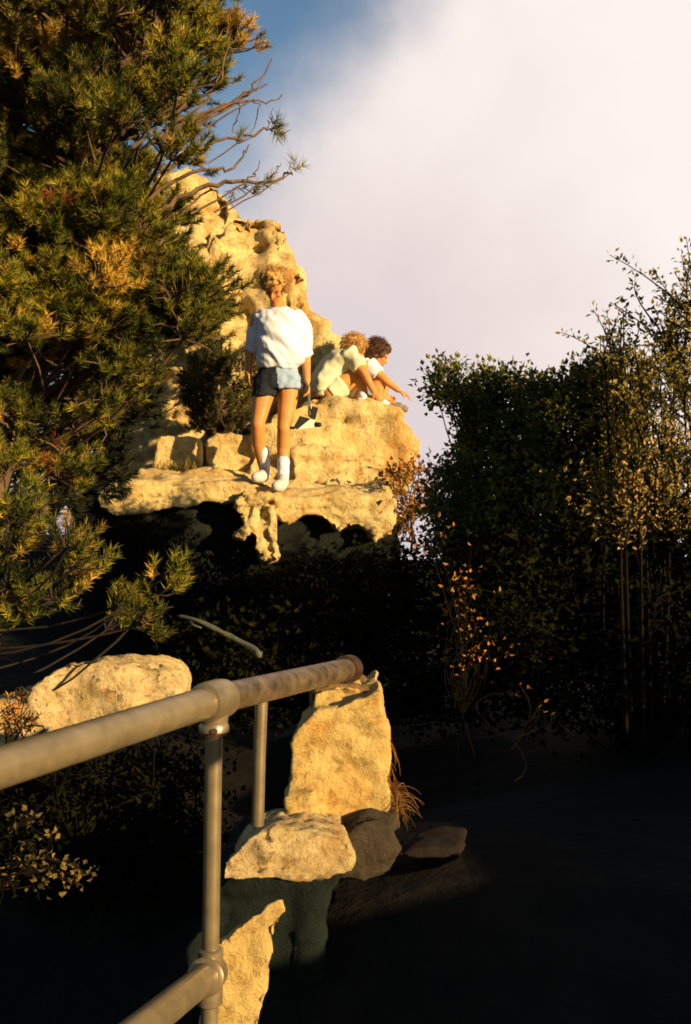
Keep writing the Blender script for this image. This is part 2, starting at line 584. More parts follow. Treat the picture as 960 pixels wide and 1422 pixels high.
def ground_z(x, y):
    x, y = np.asarray(x, float), np.asarray(y, float)
    num, den = np.zeros_like(x), np.zeros_like(x)
    for cx, cy, cz in CTRL:
        d2 = (x - cx) ** 2 + (y - cy) ** 2
        w = 1.0 / (d2 + 0.12) ** 2
        num += w * cz
        den += w
    z = num / den
    r = np.hypot(x, y - 4)
    far = np.clip((r - 9) / 60, 0, 1)
    far = far * far * (3 - 2 * far)
    return z * (1 - np.clip((r - 9) / 25, 0, 1)) - 70 * far


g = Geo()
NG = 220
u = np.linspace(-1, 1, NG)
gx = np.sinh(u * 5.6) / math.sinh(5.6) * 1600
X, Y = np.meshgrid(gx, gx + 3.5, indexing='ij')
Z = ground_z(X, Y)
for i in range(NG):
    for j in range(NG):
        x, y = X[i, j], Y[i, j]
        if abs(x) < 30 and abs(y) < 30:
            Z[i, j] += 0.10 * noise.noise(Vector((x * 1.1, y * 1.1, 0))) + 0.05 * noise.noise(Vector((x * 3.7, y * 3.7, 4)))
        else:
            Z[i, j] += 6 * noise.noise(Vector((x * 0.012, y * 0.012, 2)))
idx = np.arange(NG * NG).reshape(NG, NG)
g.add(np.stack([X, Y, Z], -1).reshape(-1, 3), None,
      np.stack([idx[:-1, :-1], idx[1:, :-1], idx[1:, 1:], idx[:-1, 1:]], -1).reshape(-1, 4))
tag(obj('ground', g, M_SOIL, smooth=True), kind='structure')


# ------------------------------------------------------------------ rocks
def prism(g, outline, d, back, shrink=0.85, tilt=None):
    """a block with the given front outline (photo pixels at distance d) and real depth"""
    f = np.array([P(x, y, d + (t[0] if (t := rest) else 0)) for x, y, *rest in outline])
    c = f.mean(axis=0)
    b = c + (f - c) * shrink + np.asarray(back, float)
    n = len(f)
    v = np.concatenate([f, b])
    bm = bmesh.new()
    vs = [bm.verts.new(p) for p in v]
    bm.faces.new(vs[:n])
    bm.faces.new(vs[n:][::-1])
    for i in range(n):
        j = (i + 1) % n
        bm.faces.new((vs[i], vs[n + i], vs[n + j], vs[j]))
    bmesh.ops.triangulate(bm, faces=bm.faces[:])
    bmesh.ops.recalc_face_normals(bm, faces=bm.faces[:])
    bm.verts.index_update()
    g.add(v, [[w.index for w in fc.verts] for fc in bm.faces])
    bm.free()


def weather(geo, amp, scale, seed, strata=0.0, strata_h=0.2, facet=0.5):
    v, nr = geo.v[0], geo.normals
    off = Vector((seed * 5.3, seed * 2.9, seed * 8.7))
    for i in range(len(v)):
        p = Vector(v[i]) * scale + off
        n = noise.fractal(p, 0.9, 2.1, 5)
        # faceted: broken plates from a cell noise
        if facet:
            dist, pts = noise.voronoi(p * 0.9)
            n += facet * (0.5 * (dist[1] - dist[0]) - 0.2 + 0.9 * noise.noise(pts[0] * 3.1))
            d2_, p2_ = noise.voronoi(p * 2.7 + Vector((3, 1, 7)))
            n += facet * 0.35 * noise.noise(p2_[0] * 2.3)
            edge = (dist[1] - dist[0])
            n -= facet * 0.9 * math.exp(-(edge / 0.07) ** 2) * max(0.0, noise.noise(p * 0.35) + 0.25)
            n -= facet * 0.35 * (1 - min(1.0, abs(noise.noise(p * 1.7 + Vector((4, 4, 4)))) * 7)) * (noise.noise(p * 0.5) > -0.1)
        d = amp * n
        if strata:
            z = v[i][2] + 0.05 * noise.noise(p * 0.8)
            s = (z / strata_h) % 1.0
            d -= strata * math.exp(-((s - 0.5) / 0.10) ** 2) * (0.5 + 0.5 * noise.noise(p * 0.7 + Vector((9, 3, 1))) + 0.3)
        v[i] += nr[i] * d
    return geo


def rock(name, pieces, voxel, amp, scale, seed, label, m=None, strata=0, strata_h=0.2, facet=0.5, smooth=3, group=None, cat='rock'):
    g = Geo()
    for pc in pieces:
        prism(g, *pc)
    r = weather(remesh(g, voxel, smooth), amp, scale, seed, strata, strata_h, facet)
    v = r.v[0]
    base = np.array([v[:, 0].mean(), v[:, 1].mean(), v[:, 2].min()])
    o = obj(name, r, m or M_ROCK, smooth=True, base=base)
    return tag(o, label, cat, group)


rock('rock_outcrop', [
    ([(120, 680), (130, 420), (150, 330), (185, 268), (232, 235), (268, 232), (312, 262), (345, 292), (352, 380), (330, 520), (340, 680)], 9.9, (0.1, 2.2, 0.0), 0.8),
    ([(300, 680), (290, 400), (315, 300), (345, 290), (398, 306), (402, 345), (428, 383), (436, 425), (440, 500), (440, 680)], 9.7, (-0.15, 2.0, 0.0), 0.8),
    ([(400, 680), (395, 470), (410, 400), (436, 425), (466, 458), (474, 495), (470, 580), (470, 680)], 9.6, (-0.2, 1.6, 0), 0.75),
    ([(225, 400), (240, 350), (300, 320), (318, 360), (310, 480), (250, 500)], 9.55, (0.1, 1.0, 0), 0.9),
], 0.035, 0.13, 1.9, 1, 'tall pale limestone outcrop behind the standing woman, partly behind the pine', strata=0.10, strata_h=0.38, facet=0.95)

rock('boulder', [
    ([(342, 668), (345, 605), (385, 572), (415, 560), (450, 548), (520, 554), (560, 572), (580, 600), (588, 632), (572, 668), (548, 700), (470, 690), (400, 680)], 8.75, (-0.05, 1.5, 0.05), 0.9),
    ([(400, 680), (405, 628), (470, 622), (540, 640), (575, 640), (560, 690), (480, 690)], 8.6, (0, 0.8, 0), 0.9),
], 0.035, 0.07, 2.6, 2, 'broad sunlit boulder that the two seated people sit on', strata=0.06, strata_h=0.31, facet=0.8)

rock('stone_block', [([(214, 652), (216, 612), (222, 604), (268, 605), (277, 612), (276, 650)], 8.7, (0, 0.5, 0), 0.9)],
     0.02, 0.03, 4, 3, 'small square pale block with grass at its foot, left of the dark little pine', facet=0.4)
rock('stone_block', [([(283, 662), (286, 612), (300, 600), (345, 604), (362, 616), (360, 664)], 8.85, (0, 0.6, 0), 0.9)],
     0.022, 0.035, 4, 4, 'ochre and cream block on the ledge just left of the standing woman\'s legs', facet=0.4)

rock('rock_ledge', [
    ([(128, 690), (150, 678), (205, 668), (290, 664), (338, 676), (385, 690), (430, 688), (500, 684), (545, 680), (556, 704), (548, 735), (520, 742), (505, 722), (478, 728), (450, 708), (420, 716), (400, 730), (372, 706), (340, 712), (325, 696), (285, 698), (255, 708), (200, 709), (165, 722), (135, 708)], 7.95, (0.0, 1.3, 0.22), 0.95),
    ([(385, 705), (420, 690), (530, 690), (545, 735), (520, 756), (500, 735), (470, 745), (440, 718)], 7.98, (0, 0.8, 0), 0.8),
], 0.028, 0.05, 3.2, 5, 'long flat sunlit ledge the woman in the white shirt stands on', strata=0.02, strata_h=0.12, facet=0.5)

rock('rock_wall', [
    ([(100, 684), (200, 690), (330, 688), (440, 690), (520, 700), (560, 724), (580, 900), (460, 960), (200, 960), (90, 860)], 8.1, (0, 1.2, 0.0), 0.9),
], 0.05, 0.10, 2.2, 6, 'rock face beneath the ledge, coloured near black for shade', M_WALLROCK, strata=0.05, strata_h=0.3)

rock('boulder', [
    ([(20, 1045), (28, 1000), (42, 965), (58, 940), (88, 922), (140, 915), (200, 920), (240, 936), (250, 958), (240, 1000), (150, 1040), (60, 1050)], 4.0, (0.05, 0.55, -0.02), 0.75),
    ([(-60, 1050), (-50, 985), (0, 974), (45, 978), (66, 1000), (50, 1050)], 4.02, (0, 0.4, 0), 0.8),
], 0.016, 0.035, 5.5, 7, 'rounded pitted boulder under the pine, behind the left end of the top rail', M_PIT, facet=0.3)

rock('stone_pillar', [
    ([(404, 1155), (399, 1105), (406, 1045), (402, 1030), (425, 1000), (440, 986), (475, 978), (500, 967), (531, 958), (534, 1000), (545, 1042), (539, 1090), (547, 1132), (522, 1150), (450, 1160)], 2.6, (0.01, 0.42, 0.0), 0.92),
    ([(432, 985), (436, 960), (470, 950), (500, 955), (500, 985)], 2.66, (0, 0.3, 0.0), 0.9),
    ([(395, 1150), (392, 1104), (440, 1100), (448, 1150)], 2.56, (0, 0.2, 0), 0.9),
], 0.0085, 0.011, 9, 8, 'upright yellow stone block at the far end of the pipe rail', M_ROCKN, strata=0.008, strata_h=0.085, facet=0.7)

rock('boulder', [
    ([(306, 1222), (310, 1196), (345, 1162), (382, 1147), (440, 1150), (478, 1163), (493, 1190), (490, 1214), (450, 1225), (380, 1225)], 2.4, (0, 0.25, -0.01), 0.85),
], 0.008, 0.013, 10, 9, 'low cream boulder pitted with holes at the foot of the yellow stone block', M_PIT, facet=0.5)
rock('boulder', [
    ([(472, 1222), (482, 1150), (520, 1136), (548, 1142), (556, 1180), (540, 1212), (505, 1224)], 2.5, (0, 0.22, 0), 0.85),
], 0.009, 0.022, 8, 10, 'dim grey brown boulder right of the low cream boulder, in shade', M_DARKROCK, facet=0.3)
rock('shade_rock', [
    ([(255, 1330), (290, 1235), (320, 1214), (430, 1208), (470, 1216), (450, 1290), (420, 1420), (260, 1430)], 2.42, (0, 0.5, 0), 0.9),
], 0.011, 0.026, 6, 11, 'rock coloured dark green for shade between the low boulder and the wall corner', M_SHADEROCK)
rock('wall_stone', [
    ([(298, 1310), (335, 1282), (368, 1256), (393, 1243), (399, 1258), (384, 1300), (374, 1345), (366, 1400), (364, 1560), (270, 1560), (290, 1400)], 2.12, (-0.03, 0.10, -0.05), 0.9),
], 0.008, 0.014, 9, 12, 'yellow wall corner stone beside the lower pipe rail', M_ROCKN, strata=0.004, strata_h=0.11)
rock('flat_stone', [
    ([(428, 990), (430, 958), (455, 948), (488, 950), (515, 962), (512, 976), (470, 984)], 2.68, (0, 0.28, 0.0), 0.9),
], 0.008, 0.010, 10, 14, 'dark brown slab lying on top of the yellow stone block', M_CAP, facet=0.6)
rock('shade_rock', [
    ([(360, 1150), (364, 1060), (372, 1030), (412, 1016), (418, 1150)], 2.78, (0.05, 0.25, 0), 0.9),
], 0.009, 0.012, 9, 15, 'rock coloured dark for shadow between the second rail post and the yellow stone block', M_SHADEROCK)
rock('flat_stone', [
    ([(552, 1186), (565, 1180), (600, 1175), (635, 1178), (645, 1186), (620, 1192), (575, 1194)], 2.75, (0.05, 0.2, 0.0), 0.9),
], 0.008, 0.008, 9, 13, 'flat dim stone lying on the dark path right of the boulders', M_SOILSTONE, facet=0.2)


# ------------------------------------------------------------------ foliage
def leaves(g, pos, dirs, length, width, rng, fold_amt=0.25, lobed=False):
    """one folded leaf per position: 6 vertices, real lamina bent along its midrib"""
    n = len(pos)
    d = unit(dirs)
    r = unit(rng.normal(size=(n, 3)))
    side = unit(np.cross(d, r))
    nrm = np.cross(side, d)
    L = length * rng.uniform(0.65, 1.25, (n, 1))
    W = width * rng.uniform(0.7, 1.25, (n, 1))
    b = pos
    tip = pos + d * L - nrm * L * 0.18
    m1 = pos + d * L * 0.45
    l1 = m1 + side * W * 0.5 + nrm * W * fold_amt
    r1 = m1 - side * W * 0.5 + nrm * W * fold_amt
    v = np.stack([b, l1, tip, r1, m1], 1).reshape(-1, 3)
    k = np.arange(n)[:, None, None] * 5
    t = (np.array([[0, 4, 1], [1, 4, 2], [0, 3, 4], [3, 2, 4]])[None] + k).reshape(-1, 3)
    g.add(v, t)


def needles(g, base, axis, rng, count=46, length=0.06, width=0.0035, along=0.06):
    """pine tufts: needles all round the last stretch of a twig"""
    n = len(base)
    a = unit(axis)
    ref = np.where(np.abs(a[:, 2:3]) < 0.9, np.array([[0, 0, 1.0]]), np.array([[1.0, 0, 0]]))
    u1 = unit(np.cross(ref, a))
    v1 = np.cross(a, u1)
    s = rng.uniform(0, 1, (n, count, 1))
    th = rng.uniform(0, 2 * math.pi, (n, count, 1))
    out = np.cos(th) * u1[:, None] + np.sin(th) * v1[:, None]
    lean = rng.uniform(0.6, 1.5, (n, count, 1))
    d = unit(a[:, None] * (0.55 + s * 0.7) + out * lean)
    st = base[:, None] + a[:, None] * along * s
    L = length * rng.uniform(0.7, 1.2, (n, count, 1))
    sd = unit(np.cross(d, rng.normal(size=d.shape)))
    p0 = st - sd * width * 0.5
    p1 = st + sd * width * 0.5
    p2 = st + d * L + np.array([0, 0, 0.004])
    v = np.stack([p0, p1, p2], 2).reshape(-1, 3)
    t = np.arange(n * count * 3).reshape(-1, 3)
    g.add(v, t)


def in_poly(pt, poly):
    x, y = pt
    c = False
    n = len(poly)
    for i in range(n):
        x0, y0 = poly[i]
        x1, y1 = poly[i - 1]
        if (y0 > y) != (y1 > y) and x < (x1 - x0) * (y - y0) / (y1 - y0) + x0:
            c = not c
    return c


def fill(poly, count, dmin, dmax, rng, mind=22, holes=()):
    xs = [p[0] for p in poly]
    ys = [p[1] for p in poly]
    pts, px = [], []
    tries = 0
    while len(pts) < count and tries < count * 60:
        tries += 1
        x, y = rng.uniform(min(xs), max(xs)), rng.uniform(min(ys), max(ys))
        if not in_poly((x, y), poly) or any((x - hx) ** 2 + (y - hy) ** 2 < hr * hr for hx, hy, hr in holes):
            continue
        d = rng.uniform(dmin, dmax)
        if any((x - a) ** 2 + (y - b) ** 2 + ((d - c) * 90) ** 2 < mind * mind for a, b, c in px[-400:]):
            continue
        px.append((x, y, d))
        pts.append(P(x, y, d))
    return np.array(pts)


def conifer(name, label, trunk, clumps, rng, tufts=(22, 34), spread=0.145, m=M_NEEDLE, dry=0.05, count=74, nlen=0.037, extra_dry=(), red=(), width=0.0040, limb_r=0.009, trunk_r=0.10, bm=None):
    trunk = smooth_path(trunk, 5)
    base = trunk[0]
    t = thing(name, label, 'tree', base)
    gt = Geo()
    tube(gt, trunk, np.linspace(trunk_r, trunk_r * 0.3, len(trunk)), 10)
    obj('trunk', gt, bm or M_BARK, t, smooth=True)
    gb, gn, gd, gr = Geo(), Geo(), Geo(), Geo()
    for c in clumps:
        # a limb leaves the trunk lower than the clump and sweeps up to it
        hz = np.hypot(c[0] - trunk[:, 0], c[1] - trunk[:, 1])
        want = c[2] - 0.25 * hz + rng.normal(0, 0.12)
        k = int(np.argmin(np.abs(trunk[:, 2] - want)))
        p0 = trunk[k]
        L = np.linalg.norm(c - p0)
        tube(gb, curve(p0, c, rng.normal(0, 0.05, 3) * L + np.array([0, 0, -0.06 * L]), 7), np.linspace(limb_r * (0.5 + 0.6 * L), 0.0045, 7), 5)
        main = unit(c - p0)
        nt_ = rng.integers(*tufts)
        off = unit(rng.normal(size=(nt_, 3)) + main * 0.9 + np.array([0, 0, 0.35])) * spread * rng.uniform(0.35, 1.1, (nt_, 1)) * np.array([1, 1, 0.72])
        ends = c + off
        ax = unit(off + main * spread * 0.5 + np.array([0, 0, 0.06]))
        for e_, a_ in zip(ends, ax):
            tube(gb, curve(c - main * 0.02, e_ + a_ * 0.05, rng.normal(0, 0.012, 3), 4), [0.0042, 0.0035, 0.003, 0.002], 4, cap=False)
        tgt = gn
        if rng.random() < dry or any(np.linalg.norm(c - q) < rr for q, rr in extra_dry):
            tgt = gd
        dm = rng.random(len(ends)) < (0.045 if tgt is gn and m is M_NEEDLE else 0.0)
        if dm.any():
            needles(gd, ends[dm], ax[dm], rng, count, nlen, width)
        needles(tgt, ends[~dm], ax[~dm], rng, count, nlen, width)
    for q in red:
        ax = unit(rng.normal(size=(5, 3)))
        needles(gr, np.repeat(q[None], 5, 0) + ax * 0.02, ax, rng, 20, 0.032)
    obj('branches', gb, bm or M_BARK, t)
    tag(obj('needles', gn, m, t))
    if gd.n:
        tag(obj('dry_needles', gd, M_DRYNEEDLE, t), 'dry golden brown needle clusters')
    if gr.n:
        tag(obj('red_needles', gr, M_REDNEEDLE, t), 'dead reddish needle tufts')
    return t


rng = np.random.default_rng(11)
crown = [(-260, -200), (270, -200), (300, -10), (318, 35), (312, 80), (290, 112), (258, 140), (262, 180), (270, 222), (262, 245), (232, 275), (205, 310), (200, 345), (250, 385), (278, 425), (284, 460),
         (228, 485), (196, 515), (188, 570), (165, 615), (110, 630), (80, 670), (40, 670), (-20, 660), (-260, 680)]
holes = [(205, 185, 26), (165, 215, 14), (85, 95, 18), (215, 52, 22), (40, 215, 10), (240, 245, 18), (175, 292, 16), (150, 185, 12)]
cl = fill(crown, 380, 4.2, 5.9, rng, 24, holes)
cl = cl[[not (p_[2] < P(0, 490, p_[1])[2] and rng.random() < 0.5) for p_ in cl]]     # few boughs low down
cl = np.concatenate([cl, fill([(110, 240), (190, 235), (225, 275), (225, 345), (285, 395), (290, 450), (255, 475), (60, 470), (60, 400)], 62, 4.4, 5.4, rng, 19, [(190, 300, 16), (150, 250, 14), (260, 360, 14)]),
                     fill([(-200, -200), (240, -200), (275, 20), (260, 110), (225, 150), (225, 230), (100, 280), (-200, 300)], 60, 4.4, 5.4, rng, 24, holes)])
PINE_TRUNK = [P(-60, 960, 5.5), P(-20, 700, 5.5), P(70, 450, 5.45), P(150, 200, 5.4), P(215, 30, 5.35), P(235, -160, 5.35)]
ed = [(P(180, 40, 4.7), 0.16), (P(10, 135, 4.5), 0.15), (P(300, 85, 4.8), 0.16), (P(170, 350, 4.5), 0.10)]
pine = conifer('pine_tree', 'large pine with clumped green and golden needles filling the left side', PINE_TRUNK, cl, rng,
               extra_dry=ed, red=[P(80, 268, 4.3), P(75, 628, 4.25)], dry=0.025)

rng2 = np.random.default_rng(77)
jc = fill([(-200, -150), (225, -150), (250, 20), (225, 120), (190, 200), (170, 260), (130, 300), (120, 440), (205, 480), (185, 560), (160, 630), (110, 700), (60, 780), (-200, 800)], 430, 5.7, 7.0, rng2, 15, holes)  # added clumps that fill the gaps of the pine with shade
conifer('pine_shade_backing', 'blackish clumps added behind the big pine as its shaded interior', [P(-40, 1000, 6.4), P(-30, 800, 6.4), P(10, 600, 6.4), P(40, 350, 6.4), P(90, 100, 6.4), P(120, -100, 6.4)], jc, rng2,
        tufts=(16, 26), spread=0.19, count=44, nlen=0.06, m=M_PINESHADE, dry=0.0, width=0.009, limb_r=0.006, bm=M_BLACKTWIG)

# bare dead branches reaching out from the right side of the big pine
for pts, r0 in [
    ([(250, 275), (300, 255), (345, 252), (380, 250), (405, 240)], 0.016), ([(300, 150), (330, 140), (355, 118), (378, 80)], 0.010), ([(285, 155), (310, 152), (340, 132), (370, 116)], 0.012),
    ([(320, 145), (350, 140), (372, 142), (392, 132)], 0.008), ([(300, 195), (330, 192), (360, 182), (385, 178)], 0.010), ([(280, 235), (315, 238), (335, 222), (345, 205)], 0.011),
    ([(340, 252), (355, 240), (362, 225)], 0.006), ([(372, 250), (382, 236), (390, 228)], 0.005), ([(325, 145), (330, 165), (322, 185)], 0.006), ([(350, 138), (357, 160), (345, 190)], 0.005),
    ([(365, 181), (375, 168), (377, 152)], 0.004), ([(392, 247), (404, 238), (405, 225)], 0.004), ([(340, 130), (358, 125), (365, 106)], 0.005), ([(205, 60), (240, 45), (262, 8)], 0.016), ([(240, 45), (238, 10), (236, -30)], 0.02),
    ([(190, 430), (215, 350), (250, 300), (290, 262)], 0.014), ([(215, 370), (250, 385), (290, 392)], 0.008), ([(300, 120), (312, 80), (318, 30)], 0.008), ([(260, 160), (295, 130), (310, 90)], 0.009),
    ([(140, 110), (150, 75), (120, 50)], 0.010), ([(0, 570), (40, 600), (60, 612), (95, 635)], 0.009), ([(0, 585), (20, 605), (40, 630), (48, 660)], 0.008), ([(30, 588), (55, 590), (75, 583)], 0.006), ([(30, 470), (60, 495), (78, 508)], 0.010),
    ([(5, 600), (8, 630), (8, 645)], 0.006), ([(40, 340), (60, 350), (75, 335)], 0.006),
]:
    dd = 4.55
    if pts[0][0] >= 240:
        pts = [(pts[0][0] - 75, pts[0][1] + 45)] + pts
    pp = smooth_path([P(x, y, dd + 0.05 * i) for i, (x, y) in enumerate(pts)], 4)
    pp[1:] += rng.normal(0, 0.006, (len(pp) - 1, 3))
    gd = Geo()
    tube(gd, pp, np.linspace(r0 * 0.85, r0 * 0.3, len(pp)), 5)
    tag(obj('dead_branch', gd, M_BARK, pine), 'bare dead branch')
gn = Geo()
tipx = np.array([P(378, 176, 4.7), P(385, 180, 4.72), P(410, 238, 4.75), P(365, 258, 4.7), P(350, 270, 4.7), P(330, 200, 4.7), P(325, 262, 4.7), P(375, 182, 4.72)])
needles(gn, np.repeat(tipx, 2, 0), unit(rng.normal(size=(16, 3)) + np.array([0.6, 0, 0.3])), rng, 36, 0.055)
obj('branch_tip_needles', gn, M_NEEDLE, pine)

# the lower, younger pine in front of it
low = [(-200, 690), (20, 690), (70, 700), (100, 720), (130, 765), (120, 800), (120, 830), (165, 850), (165, 872), (130, 872), (80, 850), (30, 860), (-20, 880), (-200, 900)]
cl = fill(low, 60, 3.6, 4.6, rng, 27)
cl2 = np.array([P(x, y, 3.9) for x, y in ((232, 800), (225, 822), (170, 845), (190, 870))])
conifer('young_pine', 'low young pine with golden green tufts just above the pitted boulder', [P(-160, 1180, 4.3), P(-120, 900, 4.3), P(-70, 740, 4.2), P(-20, 600, 4.2)], np.concatenate([cl, cl2]), rng,
        tufts=(8, 14), spread=0.085, count=44, nlen=0.036, dry=0.04, red=[], limb_r=0.004, trunk_r=0.04, bm=M_TWIG)

# the little dark pine on the ledge beside the woman
sp = [(268, 560), (262, 520), (290, 492), (325, 488), (346, 505), (345, 560), (340, 600), (330, 615), (280, 600)]
cl = fill(sp, 70, 8.95, 9.35, rng, 9)
conifer('young_pine', 'small dark pine standing on the ledge against the woman\'s right hip', [P(293, 680, 9.1), P(297, 610, 9.1), P(308, 540, 9.1), P(310, 490, 9.1)], cl, rng,
        tufts=(8, 14), spread=0.10, count=30, nlen=0.055, m=M_NEEDLE2, dry=0.0, width=0.006, limb_r=0.006, trunk_r=0.03)


def shrub(name, label, base, poly, nclump, d0, d1, rng, m, leaf=(0.040, 0.026), per=(26, 46), spread=0.16, mind=24, holes=(), cat='shrub', group=None, stems=5, up=0.3, stem_r=0.022, sm=None):
    t = thing(name, label, cat, base, group)
    cl = fill(poly, nclump, d0, d1, rng, mind, holes)
    gs, gl = Geo(), Geo()
    hub = [base + np.array([rng.normal(0, 0.08), rng.normal(0, 0.08), 0]) for _ in range(stems)]
    cz = cl[:, 2].min()
    forks = []
    for k in range(stems):
        f = cl[rng.integers(len(cl))] * 0.45 + hub[k] * 0.55
        forks.append(f)
        tube(gs, curve(hub[k], f, rng.normal(0, 0.05, 3), 6), np.linspace(stem_r, stem_r * 0.55, 6), 6)
    forks = np.array(forks)
    for c in cl:
        k = np.argmin(np.linalg.norm(forks - c, axis=1))
        tube(gs, curve(forks[k], c, rng.normal(0, 0.05, 3), 6), np.linspace(stem_r * 0.42, 0.003, 6), 4)
        n = rng.integers(*per)
        off = unit(rng.normal(size=(n, 3))) * spread * rng.uniform(0.15, 1.1, (n, 1))
        for q in range(0, n, 4):
            tube(gs, [c, c + off[q] * 0.95], [0.003, 0.0015], 3, cap=False)
        leaves(gl, c + off, off / spread + rng.normal(0, 0.6, (n, 3)) + np.array([0, 0, up]), leaf[0], leaf[1], rng)
    obj('stems', gs, sm or (M_BLACKTWIG if m is M_DARKLEAF else M_TWIG), t)
    obj('leaves', gl, m, t)
    return t


def wand_shrub(name, label, base, wands, rng, m, leaf=(0.028, 0.013), step=0.018, cat='shrub', spread=0.05, side=9):
    """upright twiggy shrub: thin wands with small leaves and side twigs"""
    t = thing(name, label, cat, base)
    gs, gl = Geo(), Geo()
    for w in wands:
        pp = smooth_path(w, 6)
        tube(gs, pp, np.linspace(0.010, 0.002, len(pp)), 5)
        paths = [pp[len(pp) * 2 // 5:]]
        for _ in range(side):
            i = rng.integers(len(pp) * 2 // 5, len(pp) - 1)
            e_ = pp[i] + np.array([rng.normal(0, 0.10), rng.normal(0, 0.10), rng.uniform(0.08, 0.28)])
            q = curve(pp[i], e_, rng.normal(0, 0.015, 3), 6)
            tube(gs, q, np.linspace(0.004, 0.0015, 6), 4)
            paths.append(q)
        for q in paths:
            L = np.linalg.norm(np.diff(q, axis=0), axis=1).sum()
            n = max(6, int(L / step))
            tt = rng.uniform(0.15, 1, n) * (len(q) - 1)
            i = np.clip(tt.astype(int), 0, len(q) - 2)
            f = (tt - i)[:, None]
            b = q[i] * (1 - f) + q[i + 1] * f
            dr = unit(rng.normal(size=(n, 3)) + np.array([0, 0, 0.7]))
            leaves(gl, b + dr * spread * rng.uniform(0, 0.6, (n, 1)), dr, leaf[0], leaf[1], rng)
    obj('stems', gs, M_BLACKTWIG, t)
    obj('leaves', gl, m, t)
    return t


rng = np.random.default_rng(23)
gzb = lambda x, y: np.array([x, y, float(ground_z(np.array([x]), np.array([y]))[0]) - 0.05])
shrub('oak_shrub', 'dense green oak shrub against the sky, nearest the seated people', gzb(0.95, 5.7),
      [(596, 524), (635, 512), (655, 526), (668, 514), (700, 522), (722, 514), (738, 530), (770, 545), (780, 640), (780, 760), (740, 810), (650, 800), (605, 740), (596, 690), (606, 645), (646, 610), (645, 575), (600, 552)],
      230, 5.3, 6.2, rng, M_OAK, spread=0.105, per=(60, 90), mind=16, leaf=(0.033, 0.022), stem_r=0.014)
shrub('oak_shrub', 'yellow green rounded shrub in the middle of the right-hand thicket', gzb(1.5, 5.3),
      [(750, 548), (785, 522), (812, 510), (840, 505), (862, 540), (870, 600), (875, 700), (860, 820), (770, 830), (755, 680)],
      210, 5.0, 5.8, rng, M_OAK, spread=0.105, per=(60, 90), mind=16, leaf=(0.033, 0.022), stem_r=0.014, holes=[(790, 585, 18), (795, 620, 16)])


def wands(n, x0, x1, ybot, ytop, d, rng, jit=10):
    out = []
    for _ in range(n):
        x = rng.uniform(x0, x1)
        yt = ytop(x) + abs(rng.normal(0, 18))
        dd = d + rng.uniform(-0.35, 0.35)
        dx = rng.normal(0, jit)
        out.append([P(x * 0.4 + 0.3 * (x0 + x1) - dx, ybot, dd), P(x - dx * 0.5, 780, dd), P(x, 480 + yt * 0.4, dd + rng.normal(0, 0.05)), P(x + dx, yt, dd + rng.normal(0, 0.1))])
    return out


wand_shrub('mahogany_shrub', 'twiggy upright shrub with olive sprays rising over the thicket', gzb(1.75, 5.2),
           wands(22, 822, 900, 1000, lambda x: 455 + abs(x - 850) * 0.9, 5.0, rng), rng, M_OLIVE, step=0.008)
wand_shrub('mahogany_shrub', 'leaning twiggy shrub at the right edge with pale sprays at the top', gzb(2.1, 4.9),
           [[P(985, 1010, 4.7), P(962, 620, 4.7), P(938, 520, 4.7), P(908 + 7 * k, 440 + 14 * k, 4.65 + 0.05 * k)] for k in range(5)] + [[P(1015, 1010, 4.6), P(1000, 560, 4.6), P(975, 460, 4.6), P(938 + 12 * k, 420 - 12 * k, 4.6)] for k in range(4)] + wands(14, 890, 975, 1010, lambda x: 545 - (x - 890) * 0.25, 4.7, rng, 14), rng, M_OLIVE, step=0.008)
wand_shrub('dry_shrub', 'tawny dead sprays hanging in front of the right-hand thicket', gzb(1.6, 4.6),
           wands(9, 860, 925, 1030, lambda x: 645, 4.25, rng, 8), rng, M_TAWNY, step=0.014, leaf=(0.022, 0.010), side=5)
shrub('shade_shrub', 'shrub coloured dark for shade, filling the lower part of the right-hand thicket', gzb(1.3, 4.6),
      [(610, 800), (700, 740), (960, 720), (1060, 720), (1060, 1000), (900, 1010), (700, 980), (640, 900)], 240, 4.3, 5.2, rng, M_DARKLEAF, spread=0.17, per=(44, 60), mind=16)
shrub('russet_shrub', 'orange russet leaved bush at the right end of the ledge', P(565, 770, 8.25),
      [(535, 660), (560, 645), (590, 650), (600, 700), (570, 740), (540, 750), (515, 740), (530, 700)], 34, 7.95, 8.5, rng, M_RUSSET, leaf=(0.045, 0.03), spread=0.10, per=(18, 30), mind=8, stem_r=0.012)
shrub('leafy_sapling', 'thin sapling of scattered orange leaves in the shade of the oak shrub', gzb(0.4, 4.1),
      [(585, 735), (640, 765), (675, 830), (690, 900), (650, 935), (625, 860), (605, 800)], 22, 3.9, 4.3, rng, M_RUSSET, leaf=(0.020, 0.012), spread=0.08, per=(4, 9), mind=12, stems=2, stem_r=0.0022, sm=M_BLACKTWIG)
shrub('seedling', 'few orange leaves on a dark twig right of the yellow stone block', P(740, 1080, 2.95),
      [(690, 945), (722, 945), (785, 1000), (768, 1012)], 5, 2.85, 3.0, rng, M_RUSSET, leaf=(0.018, 0.010), spread=0.02, per=(1, 3), mind=14, stems=1, stem_r=0.002, sm=M_BLACKTWIG)
shrub('low_shrub', 'small leafy sprig below the left end of the rail', P(-60, 1250, 2.5),
      [(-40, 1130), (50, 1125), (70, 1165), (125, 1150), (130, 1215), (80, 1240), (40, 1235), (-40, 1240)], 24, 2.3, 2.7, rng, M_SPRIG, leaf=(0.016, 0.012), spread=0.03, per=(9, 14), mind=11, stems=3, stem_r=0.002, sm=M_BLACKTWIG, holes=[(95, 1180, 16), (20, 1190, 14)])
